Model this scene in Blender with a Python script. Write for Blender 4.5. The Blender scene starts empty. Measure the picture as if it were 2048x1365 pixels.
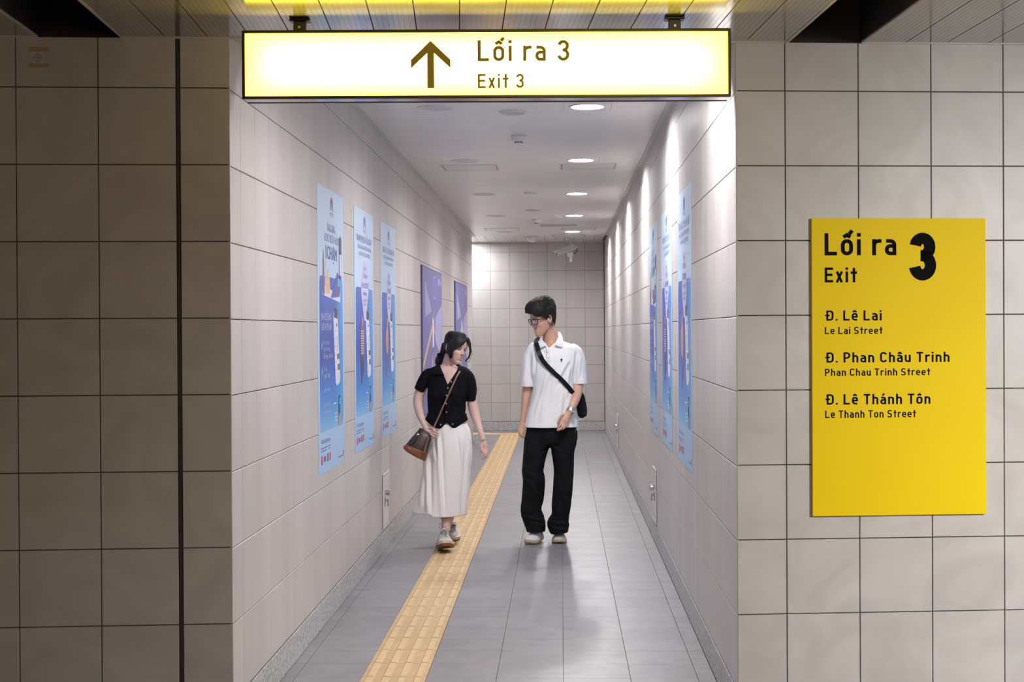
import bpy, bmesh, math, random
from mathutils import Vector, Matrix, noise as mnoise
R = math.radians
random.seed(7)
C = bpy.context.scene.collection
scene = bpy.context.scene
# ---------------------------------------------------------------- camera
FPX = 3120.0
EYE = Vector((0.0, 0.0, 1.6))
PSI, PIT, ROL = math.atan(97 / FPX), math.atan(21 / FPX), R(0.30)
fwd = Vector((-math.sin(PSI) * math.cos(PIT), math.cos(PSI) * math.cos(PIT), -math.sin(PIT)))
rt0 = Vector((math.cos(PSI), math.sin(PSI), 0))
up0 = rt0.cross(fwd)
rt = rt0 * math.cos(ROL) - up0 * math.sin(ROL)
up = up0 * math.cos(ROL) + rt0 * math.sin(ROL)
cam = bpy.data.cameras.new('camera')
cam.sensor_width = 36.0
cam.lens = FPX / 2048 * 36.0
camo = bpy.data.objects.new('camera', cam)
C.objects.link(camo)
camo.matrix_world = Matrix(((rt.x, up.x, -fwd.x, EYE.x), (rt.y, up.y, -fwd.y, EYE.y), (rt.z, up.z, -fwd.z, EYE.z), (0, 0, 0, 1)))
cam.clip_start = 0.05
scene.camera = camo
# ---------------------------------------------------------------- world, view
w = bpy.data.worlds.new('world'); scene.world = w; w.use_nodes = True
w.node_tree.nodes['Background'].inputs[0].default_value = (1.0, 0.80, 0.58, 1)
w.node_tree.nodes['Background'].inputs[1].default_value = 0.055
scene.view_settings.view_transform = 'Standard'
scene.view_settings.look = 'None'
scene.view_settings.gamma = 1.0
scene.view_settings.exposure = 0.10
try: scene.view_settings.use_curve_mapping = False
except Exception: pass
LENS_E = 230.0           # glow of the diffuser round it
DOWN_E = 1150.0         # radiance of the small lamp in each downlight
def area(name, loc, target, sx, sy, power, col):
    l = bpy.data.lights.new(name, 'AREA'); l.shape = 'RECTANGLE'; l.size = sx; l.size_y = sy
    l.energy = power; l.color = col
    o = bpy.data.objects.new(name, l); C.objects.link(o); o.location = loc
    o.rotation_euler = (Vector(target) - Vector(loc)).to_track_quat('-Z', 'Y').to_euler()
    return o
# station hall lamp beside the viewer (out of frame), then an added fill
l1 = area('hall_lamp', (3.6, 2.9, 2.70), (2.1, 6.5, 0.55), 1.0, 1.4, 82, (1.0, 0.975, 0.955)); l1.data.spread = R(84)
area('hall_lamp', (0.9, -1.5, 2.70), (0.4, 6.0, 0.3), 0.9, 1.2, 92, (1.0, 0.78, 0.56))  # added warm fill from behind the viewer, tints the dim left hall wall

def at(px, py, Y):          # pixel -> point on the vertical plane y = Y
    d = fwd * FPX + rt * (px - 1024) - up * (py - 682.5)
    return EYE + d * (Y / d.y)
def on_plane(px, py, p0, n):
    d = fwd * FPX + rt * (px - 1024) - up * (py - 682.5)
    return EYE + d * ((p0 - EYE).dot(n) / d.dot(n))

# ---------------------------------------------------------------- object helpers
def tag(o, label=None, cat=None, group=None, kind=None):
    if label: o['label'] = label
    if cat: o['category'] = cat
    if group: o['group'] = group
    if kind: o['kind'] = kind
    return o
def link_mesh(name, me, mats, parent=None, loc=None, rot=None):
    o = bpy.data.objects.new(name, me); C.objects.link(o)
    if mats is not None and len(me.materials) == 0:
        for m in (mats if isinstance(mats, (list, tuple)) else [mats]): me.materials.append(m)
    if parent: o.parent = parent
    if loc is not None: o.location = loc
    if rot is not None: o.rotation_euler = rot
    return o
def obj(name, bm, mats, parent=None, loc=None, rot=None, smooth=False):
    me = bpy.data.meshes.new(name)
    bmesh.ops.recalc_face_normals(bm, faces=bm.faces)
    bm.to_mesh(me); bm.free()
    if smooth:
        for p in me.polygons: p.use_smooth = True
    return link_mesh(name, me, mats, parent, loc, rot)
def empty(name, loc=(0, 0, 0), rot=None):
    o = bpy.data.objects.new(name, None); C.objects.link(o); o.location = loc
    o.empty_display_size = 0.1
    if rot is not None: o.rotation_euler = rot
    return o
def bx(bm, x0, x1, y0, y1, z0, z1, M=None, mi=0, bev=0.0):
    vs = [bm.verts.new(v) for v in ((x0,y0,z0),(x1,y0,z0),(x1,y1,z0),(x0,y1,z0),(x0,y0,z1),(x1,y0,z1),(x1,y1,z1),(x0,y1,z1))]
    fs = [bm.faces.new([vs[i] for i in f]) for f in ((0,3,2,1),(4,5,6,7),(0,1,5,4),(1,2,6,5),(2,3,7,6),(3,0,4,7))]
    if bev:
        es = list({e for f in fs for e in f.edges})
        r = bmesh.ops.bevel(bm, geom=es, offset=bev, segments=1, affect='EDGES', profile=0.5)
        vs = list({v for f in r['faces'] for v in f.verts} | set(v for v in vs if v.is_valid)); fs = [f for f in fs if f.is_valid] + list(r['faces'])
    if M is not None:
        for v in vs: v.co = M @ v.co
    for f in fs: f.material_index = mi
    return vs
def lathe(bm, prof, n=32, M=None, mi=0, a0=0, a1=2*math.pi):
    """prof: (r, z) pairs, about z"""
    rows = []
    full = abs(a1 - a0 - 2*math.pi) < 1e-6
    k = n if full else n + 1
    for r, z in prof:
        if r < 1e-6: rows.append([bm.verts.new((0, 0, z))])
        else: rows.append([bm.verts.new((r*math.cos(a0+(a1-a0)*i/n), r*math.sin(a0+(a1-a0)*i/n), z)) for i in range(k)])
    fs = []
    for a, b in zip(rows, rows[1:]):
        for i in range(n):
            j = (i+1) % k if full else i+1
            if len(a) == 1 and len(b) == 1: continue
            if len(a) == 1: fs.append(bm.faces.new((a[0], b[i], b[j])))
            elif len(b) == 1: fs.append(bm.faces.new((a[i], a[j], b[0])))
            else: fs.append(bm.faces.new((a[i], a[j], b[j], b[i])))
    for f in fs: f.material_index = mi
    if M is not None:
        for row in rows:
            for v in row: v.co = M @ v.co
    return rows
def poly(bm, pts, y0, y1, mi=0, M=None):
    """flat outline in x,z extruded from y0 (front) to y1"""
    a = [bm.verts.new((p[0], y0, p[1])) for p in pts]; b = [bm.verts.new((p[0], y1, p[1])) for p in pts]
    fs = [bm.faces.new(a), bm.faces.new(b[::-1])]
    n = len(pts)
    for i in range(n): fs.append(bm.faces.new((a[i], a[(i+1)%n], b[(i+1)%n], b[i])))
    for f in fs: f.material_index = mi
    if M is not None:
        for v in a + b: v.co = M @ v.co
def tube(bm, pts, rad, n=8, mi=0, cap=True):
    pts = [Vector(p) for p in pts]
    if not isinstance(rad, (list, tuple)): rad = [rad]*len(pts)
    rows = []; prev = None
    for i, p in enumerate(pts):
        t = (pts[min(i+1, len(pts)-1)] - pts[max(i-1, 0)]).normalized()
        if prev is None:
            a = Vector((0, 0, 1)) if abs(t.z) < .9 else Vector((1, 0, 0))
            s = t.cross(a).normalized()
        else: s = (prev - t*prev.dot(t)).normalized()
        prev = s; q = t.cross(s)
        rows.append([bm.verts.new(p + (s*math.cos(2*math.pi*k/n) + q*math.sin(2*math.pi*k/n))*rad[i]) for k in range(n)])
    for a, b in zip(rows, rows[1:]):
        for k in range(n): f = bm.faces.new((a[k], a[(k+1)%n], b[(k+1)%n], b[k])); f.material_index = mi
    if cap:
        for r_ in (rows[0][::-1], rows[-1]): f = bm.faces.new(r_); f.material_index = mi

# ---------------------------------------------------------------- materials
def mat(name, col, rough=0.5, metal=0.0, spec=0.5, emit=None, estr=0.0):
    m = bpy.data.materials.new(name); m.use_nodes = True
    b = m.node_tree.nodes['Principled BSDF']
    b.inputs['Base Color'].default_value = (*col, 1); b.inputs['Roughness'].default_value = rough
    b.inputs['Metallic'].default_value = metal; b.inputs['Specular IOR Level'].default_value = spec
    if emit: b.inputs['Emission Color'].default_value = (*emit, 1); b.inputs['Emission Strength'].default_value = estr
    return m
class NT:
    def __init__(s, m): s.t = m.node_tree; s.b = s.t.nodes['Principled BSDF']
    def n(s, ty, **kw):
        x = s.t.nodes.new(ty)
        for k, v in kw.items(): setattr(x, k, v)
        return x
    def l(s, a, b): s.t.links.new(a, b)
def noisy(name, c1, c2, scale=8, rough=0.5, detail=6, bump=0.0, bscale=60, metal=0, spec=0.5, dist=0.0, piece=0.0, sheen=0, coord='Object', stretch=(1,1,1)):
    """two-tone noise material; piece = brightness change from piece to piece"""
    m = mat(name, c1, rough, metal, spec); T = NT(m)
    if coord == 'World':
        g = T.n('ShaderNodeNewGeometry'); src = g.outputs['Position']
    else:
        g = T.n('ShaderNodeTexCoord'); src = g.outputs['Object']
    mp = T.n('ShaderNodeMapping'); mp.inputs['Scale'].default_value = stretch; T.l(src, mp.inputs[0]); src = mp.outputs[0]
    nz = T.n('ShaderNodeTexNoise'); nz.inputs['Scale'].default_value = scale; nz.inputs['Detail'].default_value = detail
    nz.inputs['Distortion'].default_value = dist; T.l(src, nz.inputs['Vector'])
    r = T.n('ShaderNodeValToRGB'); r.color_ramp.elements[0].position = .32; r.color_ramp.elements[1].position = .68
    r.color_ramp.elements[0].color = (*c1, 1); r.color_ramp.elements[1].color = (*c2, 1); T.l(nz.outputs['Fac'], r.inputs[0])
    out = r.outputs[0]
    if piece:
        oi = T.n('ShaderNodeObjectInfo'); gi = T.n('ShaderNodeNewGeometry')
        ad = T.n('ShaderNodeMath', operation='ADD'); T.l(oi.outputs['Random'], ad.inputs[0]); T.l(gi.outputs['Random Per Island'], ad.inputs[1])
        fr = T.n('ShaderNodeMath', operation='FRACT'); T.l(ad.outputs[0], fr.inputs[0])
        mr = T.n('ShaderNodeMapRange'); mr.inputs[3].default_value = 1-piece; mr.inputs[4].default_value = 1+piece; T.l(fr.outputs[0], mr.inputs[0])
        mx = T.n('ShaderNodeVectorMath', operation='SCALE'); T.l(out, mx.inputs[0]); T.l(mr.outputs[0], mx.inputs['Scale']); out = mx.outputs[0]
    T.l(out, T.b.inputs['Base Color'])
    if bump:
        n2 = T.n('ShaderNodeTexNoise'); n2.inputs['Scale'].default_value = bscale; n2.inputs['Detail'].default_value = 4; T.l(src, n2.inputs['Vector'])
        bp = T.n('ShaderNodeBump'); bp.inputs['Strength'].default_value = bump; bp.inputs['Distance'].default_value = 0.004
        T.l(n2.outputs['Fac'], bp.inputs['Height']); T.l(bp.outputs[0], T.b.inputs['Normal'])
    if sheen: T.b.inputs['Sheen Weight'].default_value = sheen
    return m
M_TILE = noisy('wall_tile_glaze', (.475,.445,.428), (.545,.512,.495), 3.2, .34, 7, .16, 55, spec=.38, dist=.6, piece=.035, coord='World', stretch=(1, 1, .10))
M_TILEB = noisy('hall_wall_tile_stone', (.47,.445,.425), (.545,.52,.50), 2.6, .42, 8, .08, 60, dist=2.4, piece=.03, coord='World')
M_GROUT = mat('dark_grout', (.10,.075,.065), .9)
M_SEAL = mat('black_sealant', (.025,.024,.026), .6)
M_FLOOR = noisy('floor_tile_grey', (.195,.188,.196), (.25,.242,.25), 6, .36, 8, .12, 90, piece=.05, coord='World', dist=.8)
M_FGROUT = mat('floor_grout', (.12,.112,.112), .9)
M_TACT = noisy('ochre_tactile_tile', (.47,.315,.145), (.55,.38,.19), 9, .5, 7, .1, 120, piece=.05, coord='World')
M_TWORN = noisy('worn_tactile_bar', (.57,.39,.19), (.65,.47,.25), 22, .5, 8, coord='World')
M_SLAT = noisy('white_ceiling_slat', (.74,.715,.70), (.77,.745,.73), 4, .30, 3, piece=.02, coord='World')
M_CBACK = mat('ceiling_gap', (.16,.15,.145), .8)
M_TRIM = mat('painted_metal_trim', (.60,.58,.57), .4)
M_GRAN = noisy('speckled_granite', (.20,.20,.20), (.66,.655,.65), 85, .45, 5, coord='World')
M_WHITE = mat('white_plastic', (.72,.71,.70), .35)
M_GREYP = mat('grey_plastic', (.42,.40,.39), .4)
M_LENS = mat('lit_lens', (.9,.9,.9), .4, emit=(1.0,.97,.985), estr=LENS_E)
M_DEADLENS = mat('unlit_lens', (.56,.54,.53), .35)
M_CHROME = mat('chrome', (.62,.61,.60), .18, 1.0)
M_BLACK = mat('black_paint', (.012,.012,.014), .5)
M_BLACKVOID = mat('black_recess', (.006,.006,.008), .7)
M_OLIVE = mat('dark_olive_frame', (.055,.045,.02), .4)
M_YELLOW = noisy('yellow_panel', (.82,.585,.0), (.84,.605,.0), 2, .55, 2, .02, 300, spec=.15)
M_INK = mat('black_lettering', (.006,.006,.006), .9, 0, .1)

# ---------------------------------------------------------------- pieces on a wall plane
def slab_bm(bm, w, h, t, bev=0.0025, M=None):
    """tile: local x right, z up, front face at y=-t, chamfered front edges"""
    o = [(-w/2, -h/2), (w/2, -h/2), (w/2, h/2), (-w/2, h/2)]
    i = [(-w/2+bev, -h/2+bev), (w/2-bev, -h/2+bev), (w/2-bev, h/2-bev), (-w/2+bev, h/2-bev)]
    a = [bm.verts.new((x, 0, z)) for x, z in o]; b = [bm.verts.new((x, -t+bev, z)) for x, z in o]; c = [bm.verts.new((x, -t, z)) for x, z in i]
    for p, q in ((a, b), (b, c)):
        for k in range(4): bm.faces.new((p[k], p[(k+1)%4], q[(k+1)%4], q[k]))
    bm.faces.new(c)
    if M is not None:
        for v in a+b+c: v.co = M @ v.co
_slabs = {}
def slab_mesh(w, h, t, m, bev=.0016):
    k = (round(w, 4), round(h, 4), round(t, 4), m.name)
    if k not in _slabs:
        bm = bmesh.new(); slab_bm(bm, w, h, t, bev); me = bpy.data.meshes.new('tile')
        bmesh.ops.recalc_face_normals(bm, faces=bm.faces)
        bm.to_mesh(me); bm.free(); me.materials.append(m); _slabs[k] = me
    return _slabs[k]
def tile_field(parent, name, origin, udir, cols, rows, near, t, m, gx=.0015, gz=.0035, stuff='far_tiles', skip=None):
    """cols: list of (u0,u1); rows: list of (z0,z1); near(ci,ri)->bool single piece. udir: horizontal direction, outward = udir rotated -90 about z"""
    ang = math.atan2(udir.y, udir.x)
    Rm = Matrix.Rotation(ang, 4, 'Z')
    far = bmesh.new(); nf = 0
    for ci, (u0, u1) in enumerate(cols):
        for ri, (z0, z1) in enumerate(rows):
            if skip and skip(u0, u1, z0, z1): continue
            W, H = u1-u0-gx, z1-z0-gz
            p = origin + udir*((u0+u1)/2) + Vector((0, 0, (z0+z1)/2))
            if near(ci, ri):
                o = link_mesh(name, slab_mesh(W, H, t, m), None, parent)
                o.matrix_basis = Matrix.Translation(p) @ Rm
            else:
                slab_bm(far, W, H, t, M=Matrix.Translation(p) @ Rm); nf += 1
    if nf: tag(obj(stuff, far, m, parent), kind='stuff')
    else: far.free()
def steps(a, b, first, pitch):
    e = [a]; x = first
    while x < b-0.01:
        if x > a+0.01: e.append(x)
        x += pitch
    e.append(b)
    return list(zip(e, e[1:]))

# ================================================================= THE SETTING
XL, XR, YB, YLE, CZ, FZ = -1.30, 0.714, 24.85, 22.8, 3.01, 2.75
A = Vector((XL, 6.08, 0)); B = Vector((XR, 6.28, 0))
U = (B-A).normalized(); N = Vector((U.y, -U.x, 0))          # N faces the viewer
TT = .010
def struct(name, bm, m, parent=None): return tag(obj(name, bm, m, parent), kind='structure')
rows = [(.15, .45)] + [(.45+.3*k, .75+.3*k) for k in range(8)] + [(2.85, CZ)]
# left passage wall
bm = bmesh.new(); bx(bm, XL-.30, XL, 6.08+.30*U.y+.02, YLE-.0, 0, CZ+.1)
wl = struct('wall_left', bm, M_GROUT)
# outward of udir rotated -90: for the left wall outward is +x => udir = +y
cols = steps(0, YLE-6.08, .20, .3)
box_l = [(11.20-6.08, 11.62-6.08)]
tile_field(wl, 'tile', Vector((XL, 6.08, 0)), Vector((0, 1, 0)), cols, rows, lambda c, r: c < 24, TT, M_TILE)
bm = bmesh.new(); bx(bm, XR, XR+.30, 6.28+.03, YB+.2, 0, CZ+.1)
wr = struct('wall_right', bm, M_GROUT)
cols = steps(0, YB-6.28, YB-6.28-.3*61-.02, .3)
tile_field(wr, 'tile', Vector((XR, YB, 0)), Vector((0, -1, 0)), steps(0, YB-6.28, .3, .3), rows, lambda c, r: c > 61-22, TT, M_TILE)
# end wall
bm = bmesh.new(); bx(bm, -4.2, XR, YB, YB+.2, 0, CZ+.1)
wb = struct('wall_back', bm, M_GROUT)
ec = [(XR-.30*(k+1)-.02, XR-.30*k-.02) for k in range(16)][::-1] + [(XR-.02, XR-.005)]
tile_field(wb, 'tile', Vector((0, YB, 0)), Vector((1, 0, 0)), ec[:-1], rows, lambda c, r: c >= 8, TT, M_TILE, gx=.003)
# return wall of the side passage, and the far side so the opening is closed
bm = bmesh.new(); bx(bm, -4.2, XL-.30, YLE-.3, YLE, 0, CZ+.1); bx(bm, -4.4, -4.2, YLE-.3, YB+.2, 0, CZ+.1)
struct('wall_side_passage', bm, M_TILE)
# hall wall, left and right of the opening
HL = 3.2; HR = 3.6
def hall_wall(name, u0, u1, edges):
    bm = bmesh.new()
    q = [A+U*u0, A+U*u1]; th = Vector((0, .30, 0))
    p = [q[0], q[1], q[1]+th, q[0]+th]
    lo = [bm.verts.new((v.x, v.y, 0)) for v in p]; hi = [bm.verts.new((v.x, v.y, FZ+.3)) for v in p]
    bm.faces.new(lo); bm.faces.new(hi)
    for i in range(4): bm.faces.new((lo[i], lo[(i+1)%4], hi[(i+1)%4], hi[i]))
    o = struct(name, bm, M_GROUT)
    hr = [(.155+.3*k-.0, .455+.3*k) for k in range(8)] + [(2.555, FZ+.05)]
    tile_field(o, 'tile', A.copy(), U, edges, hr, lambda c, r: True, TT, M_TILEB, gx=.004, gz=.004)
    return o
LW = (B-A).length
el = [-.183-.314*k for k in range(11)]
edl = [(el[k+1], el[k]-(.0 if k else .014)) for k in range(10)][::-1] + [(-.183, TT+.002)]
whl = hall_wall('wall_hall_left', -HL, -.008, edl)
bm = bmesh.new(); bx(bm, -.195, -.183, -TT-.001, 0, 0, FZ+.05, M=Matrix.Translation(A) @ Matrix.Rotation(math.atan2(U.y, U.x), 4, 'Z'))
obj('expansion_joint', bm, M_SEAL, whl)
er = [LW+.190+.2985*k for k in range(12)]
edr = [(LW-TT-.002, er[0])] + [(er[k], er[k+1]) for k in range(11)]
whr = hall_wall('wall_hall_right', LW+.008, LW+HR, edr)
# corner closing strips of the passage ends
# baseboards
def base(name, x0, x1, y0, y1, pieces_y, horizontal=False):
    bm = bmesh.new(); bx(bm, x0, x1, y0, y1, 0, .148)
    o = struct(name, bm, M_FGROUT)
    return o
def base_run(name, p0, d, L, t=.012, seg=.6, near=14):
    ang = math.atan2(d.y, d.x); Rm = Matrix.Rotation(ang, 4, 'Z')
    bm = bmesh.new(); bx(bm, 0, L, -.006, 0, 0, .149, M=Matrix.Translation(p0) @ Rm)
    o = struct(name, bm, M_FGROUT)
    far = bmesh.new(); nf = 0; k = 0; x = 0
    while x < L-.01:
        W = min(seg, L-x)
        p = p0 + d*(x+W/2) + Vector((0, 0, .073))
        if near(k): q = link_mesh('baseboard_stone', slab_mesh(W-.002, .142, t, M_GRAN), None, o); q.matrix_basis = Matrix.Translation(p) @ Rm
        else: slab_bm(far, W-.002, .142, t, M=Matrix.Translation(p) @ Rm); nf += 1
        x += seg; k += 1
    if nf: tag(obj('far_baseboard_stones', far, M_GRAN, o), kind='stuff')
    else: far.free()
base_run('baseboard_left', Vector((XL, 6.08, 0)), Vector((0, 1, 0)), YLE-6.08, .012, .6, lambda k: k < 14)
base_run('baseboard_right', Vector((XR, YB, 0)), Vector((0, -1, 0)), YB-6.28, .012, .6, lambda k: k > 12)
base_run('baseboard_back', Vector((-3.4, YB, 0)), Vector((1, 0, 0)), 3.4+XR-.014, .012, .6, lambda k: True)
base_run('baseboard_hall_left', A-U*3.2, U, 3.19, .012, .6, lambda k: True)
base_run('baseboard_hall_right', B+U*.01, U, 3.5, .012, .6, lambda k: True)

# ---------------------------------------------------------------- floor
TXL, TXR = -.925, -.625
P = .3056
bm = bmesh.new(); bx(bm, -5.2, 5.6, -3.0, YB+.2, -.12, -.008)
fl = struct('floor', bm, M_FGROUT)
xj = [XL+.012, TXL] ; 
xcols = [(XL+.002, -1.232), (-1.232, TXL), (TXR, -.302), (-.302, .006), (.006, .314), (.314, .622), (.622, XR-.012)]
Y0 = 8.687      # the strong cross joint
ks = range(-9, 53)
def floor_slab(bm, x0, x1, y0, y1, t=.008, g=.0025, M=None):
    Mx = Matrix.Translation(((x0+x1)/2, (y0+y1)/2, -.008)) @ Matrix.Rotation(-math.pi/2, 4, 'X')
    slab_bm(bm, x1-x0-g, y1-y0-g, t, .0005, M=Mx)
def floor_tile(x0, x1, y0, y1, g):
    o = link_mesh('floor_tile', slab_mesh(x1-x0-g, y1-y0-g, .008, M_FLOOR, .0005), None, fl)
    o.matrix_basis = Matrix.Translation(((x0+x1)/2, (y0+y1)/2, -.008)) @ Matrix.Rotation(-math.pi/2, 4, 'X')
far = bmesh.new()
for k in ks:
    y0 = Y0+P*k; y1 = y0+P
    if y0 > YB: break
    y1 = min(y1, YB-.012)
    if y1-y0 < .02: break
    for (x0, x1) in xcols:
        if -6 <= k <= 12: floor_tile(x0, x1, y0, y1, .0022)
        else: floor_slab(far, x0, x1, y0, y1, g=.0022)
for k in (51, 52):
    if Y0+P*k < YB-.03: floor_slab(far, TXL, TXR, Y0+P*k, min(Y0+P*(k+1), YB-.012))
# side passage and hall floor
for i in range(9):
    for k in range(7):
        x1 = XL+.002-.308*i; y1 = YB-.012-P*k
        if y1-P < YLE-.02: continue
        floor_slab(far, x1-.308, x1, y1-P, y1)
for k in range(-37, -9):
    for i in range(-12, 18):
        x0 = .006+.308*i; y0 = Y0+P*k
        if x0 < TXR and x0+.308 > TXL:
            if x0 < TXL: floor_slab(far, x0, TXL, y0, y0+P)
            if x0+.308 > TXR: floor_slab(far, TXR, x0+.308, y0, y0+P)
        else: floor_slab(far, x0, x0+.308, y0, y0+P)
for k in range(-9, -7):
    for i in list(range(-12, -4))+list(range(3, 18)):
        x0 = .006+.308*i; y0 = Y0+P*k
        if y0+P < 6.08-.0+.0 and (x0+.308 < XL or x0 > XR): floor_slab(far, x0, x0+.308, y0, y0+P)
tag(obj('far_floor_tiles', far, M_FLOOR, fl), kind='stuff')
# tactile guiding strip
tp = empty('tactile_strip', ((TXL+TXR)/2, Y0, 0))
tag(tp, 'ochre tactile guiding strip of raised bars running down the grey floor', 'tactile paving')
def tact_bm(bm, mats=True, M=Matrix()):
    W, H = TXR-TXL-.002, P-.002
    n0 = len(bm.verts)
    bm.verts.ensure_lookup_table()
    Mx = Matrix.Rotation(-math.pi/2, 4, 'X')
    slab_bm(bm, W, H, .009, .0012, M=M @ Mx)
    for q in range(4):
        cx = (-.1125 + .075*q) + .002
        a = [(-.019, -.146), (.019, -.146), (.019, .146), (-.019, .146)]
        lo = [bm.verts.new(M @ Vector((cx+x, y, .009))) for x, y in a]
        hi = [bm.verts.new(M @ Vector((cx+x*.70, y*.955, .0128))) for x, y in a]
        for k2 in range(4):
            f = bm.faces.new((lo[k2], lo[(k2+1)%4], hi[(k2+1)%4], hi[k2])); f.material_index = 0
        f = bm.faces.new(hi); f.material_index = 1
bm = bmesh.new(); tact_bm(bm); tme = bpy.data.meshes.new('tactile_tile'); bmesh.ops.recalc_face_normals(bm, faces=bm.faces); bm.to_mesh(tme); bm.free()
tme.materials.append(M_TACT); tme.materials.append(M_TWORN)
far = bmesh.new()
cxt = (TXL+TXR)/2
for k in range(-38, 50):
    yc = Y0+P*(k+.5)
    if -6 <= k <= 24:
        o = link_mesh('tactile_tile', tme, None, tp, loc=(0, yc-Y0, -.006))
    else: tact_bm(far, M=Matrix.Translation((0, yc-Y0, -.006)))
for i in range(9):      # the strip turns left at the far end
    tact_bm(far, M=Matrix.Translation((-.3*i, P*50.5, -.006)) @ Matrix.Rotation(math.pi/2, 4, 'Z'))
tag(obj('far_tactile_tiles', far, [M_TACT, M_TWORN], tp), kind='stuff')

# ---------------------------------------------------------------- ceilings
bm = bmesh.new(); 
_c = [6.32]+[v for q in (6.75, 9.84, 12.93, 16.1, 19.15, 22.3) for v in (q-.125, q+.125)]+[YB+.2]
for i in range(0, len(_c), 2): bx(bm, -4.2, XR+.3, _c[i], _c[i+1], CZ+.012, CZ+.12)
for q in (6.75, 9.84, 12.93, 16.1, 19.15, 22.3): bx(bm, -4.2, .177-.125, q-.125, q+.125, CZ+.012, CZ+.12); bx(bm, .177+.125, XR+.3, q-.125, q+.125, CZ+.012, CZ+.12)
bx(bm, -4.2, XR+.3, 6.32, YB+.2, CZ+.13, CZ+.16)
ce = struct('ceiling', bm, M_CBACK)
def slat_mesh(key, L, w_, t, m):
    k = ('s', key)
    if k not in _slabs:
        bm = bmesh.new(); slab_bm(bm, L, w_, t, .003); me = bpy.data.meshes.new('ceiling_slat'); bmesh.ops.recalc_face_normals(bm, faces=bm.faces); bm.to_mesh(me); bm.free(); me.materials.append(m); _slabs[k] = me
    return _slabs[k]
y = 6.45; SP = .10
LAMPS = [(.177, v) for v in (6.75, 9.84, 12.93, 16.1, 19.15, 22.3)]      # open cans in the ceiling
HOLEW = .15
plates = {}
def slat_seg(x0, x1, yy):
    o = link_mesh('ceiling_slat', slat_mesh(('seg', round(x1-x0, 3)), x1-x0, SP-.004, .012, M_SLAT), None, ce)
    o.matrix_basis = Matrix.Translation(((x0+x1)/2, yy+SP/2, CZ+.012)) @ Matrix.Rotation(math.pi/2, 4, 'X')
while y < YLE+.4:
    hit = [q for q in LAMPS if y < q[1]+.118 and y+SP > q[1]-.118]
    if hit:
        q = hit[0]; slat_seg(XL+.045, q[0]-HOLEW, y); slat_seg(q[0]+HOLEW, XR-.045, y)
        a, b = plates.get(q, (y, y+SP)); plates[q] = (min(a, y), max(b, y+SP)); y += SP; continue
    o = link_mesh('ceiling_slat', slat_mesh('c', XR-XL-.09, SP-.004, .012, M_SLAT), None, ce)
    o.matrix_basis = Matrix.Translation(((XL+XR)/2, y+SP/2, CZ+.012)) @ Matrix.Rotation(math.pi/2, 4, 'X')
    y += SP
# far bay: slats along the side passage direction turned
ye = y
x = XR-.045
while x > -3.6:
    o = link_mesh('ceiling_slat', slat_mesh('e', YB-ye-.03, .146, .012, M_SLAT), None, ce)
    o.matrix_basis = Matrix.Translation((x-.075, (ye+YB)/2, CZ+.012)) @ Matrix.Rotation(math.pi/2, 4, 'Z') @ Matrix.Rotation(math.pi/2, 4, 'X')
    x -= .15
for i, (x0, x1) in enumerate(((XL, XL+.045), (XR-.045, XR))):
    bm = bmesh.new(); bx(bm, x0, x1, 6.4, YLE+.4, CZ-.006, CZ+.02); bx(bm, x0 if i == 0 else x1-.004, x0+.004 if i == 0 else x1, 6.4, YLE+.4, CZ-.02, CZ-.005)
    struct('trim_%d' % (i+1), bm, M_TRIM)
bm = bmesh.new(); bx(bm, -3.6, XR-.002, YB-.04, YB-.002, CZ-.008, CZ+.02); struct('trim_3', bm, M_TRIM)
# hall ceiling: ribbed panels running towards the hall wall, two open black slots
VD = Vector((-.0347+math.sin(-PSI)*0, 1, 0)).normalized()   # panel direction in plan
VD = Vector((math.tan(math.atan((915-1121)/FPX)), 1, 0)).normalized()
def on_front(u, off=0.0): return A + U*u + N*off
def hall_panel(u0, u1, name='ceiling_panel'):
    bm = bmesh.new()
    L = 8.6; g = .004; n = 8
    # ribs: raised strips with a fine groove between
    w_ = (u1-u0-g)/n
    for i in range(n):
        a0 = u0+g/2+w_*i+.0004; a1 = a0+w_-.0008
        pts = []
        for uu, s in ((a0, .02), (a1, .02), (a1, L), (a0, L)):
            p = on_front(uu)-VD*s; pts.append(p)
        lo = [bm.verts.new((p.x, p.y, FZ)) for p in pts]; hi = [bm.verts.new((p.x, p.y, FZ+.006)) for p in pts]
        bm.faces.new(lo)
        for k in range(4): bm.faces.new((lo[k], lo[(k+1)%4], hi[(k+1)%4], hi[k]))
    pts = [on_front(uu)-VD*s for uu, s in ((u0+g/2, .02), (u1-g/2, .02), (u1-g/2, L), (u0+g/2, L))]
    bm.faces.new([bm.verts.new((p.x, p.y, FZ+.0030)) for p in pts])
    return bm
M_HALLC = noisy('hall_ceiling_panel', (.46,.44,.415), (.49,.47,.445), 5, .15, 3, spec=1.0, metal=.6, piece=.02, coord='World')
bm = bmesh.new()
q = [on_front(u)-VD*s for u, s in ((-4.2, -.30), (7.0, -.30), (7.0, 9.2), (-4.2, 9.2))]
def roof_piece(bm, u0, u1, z0, z1, s0=-.30, s1=9.0):
    q = [on_front(u)-VD*s for u, s in ((u0, s0), (u1, s0), (u1, s1), (u0, s1))]
    lo = [bm.verts.new((p.x, p.y, z0)) for p in q]; hi = [bm.verts.new((p.x, p.y, z1)) for p in q]
    bm.faces.new(lo); bm.faces.new(hi)
    for k in range(4): bm.faces.new((lo[k], lo[(k+1)%4], hi[(k+1)%4], hi[k]))
SL0, SL1 = -.722, -.408          # left slot
SR0, SR1 = LW+.205, LW+.500      # right slot
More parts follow.
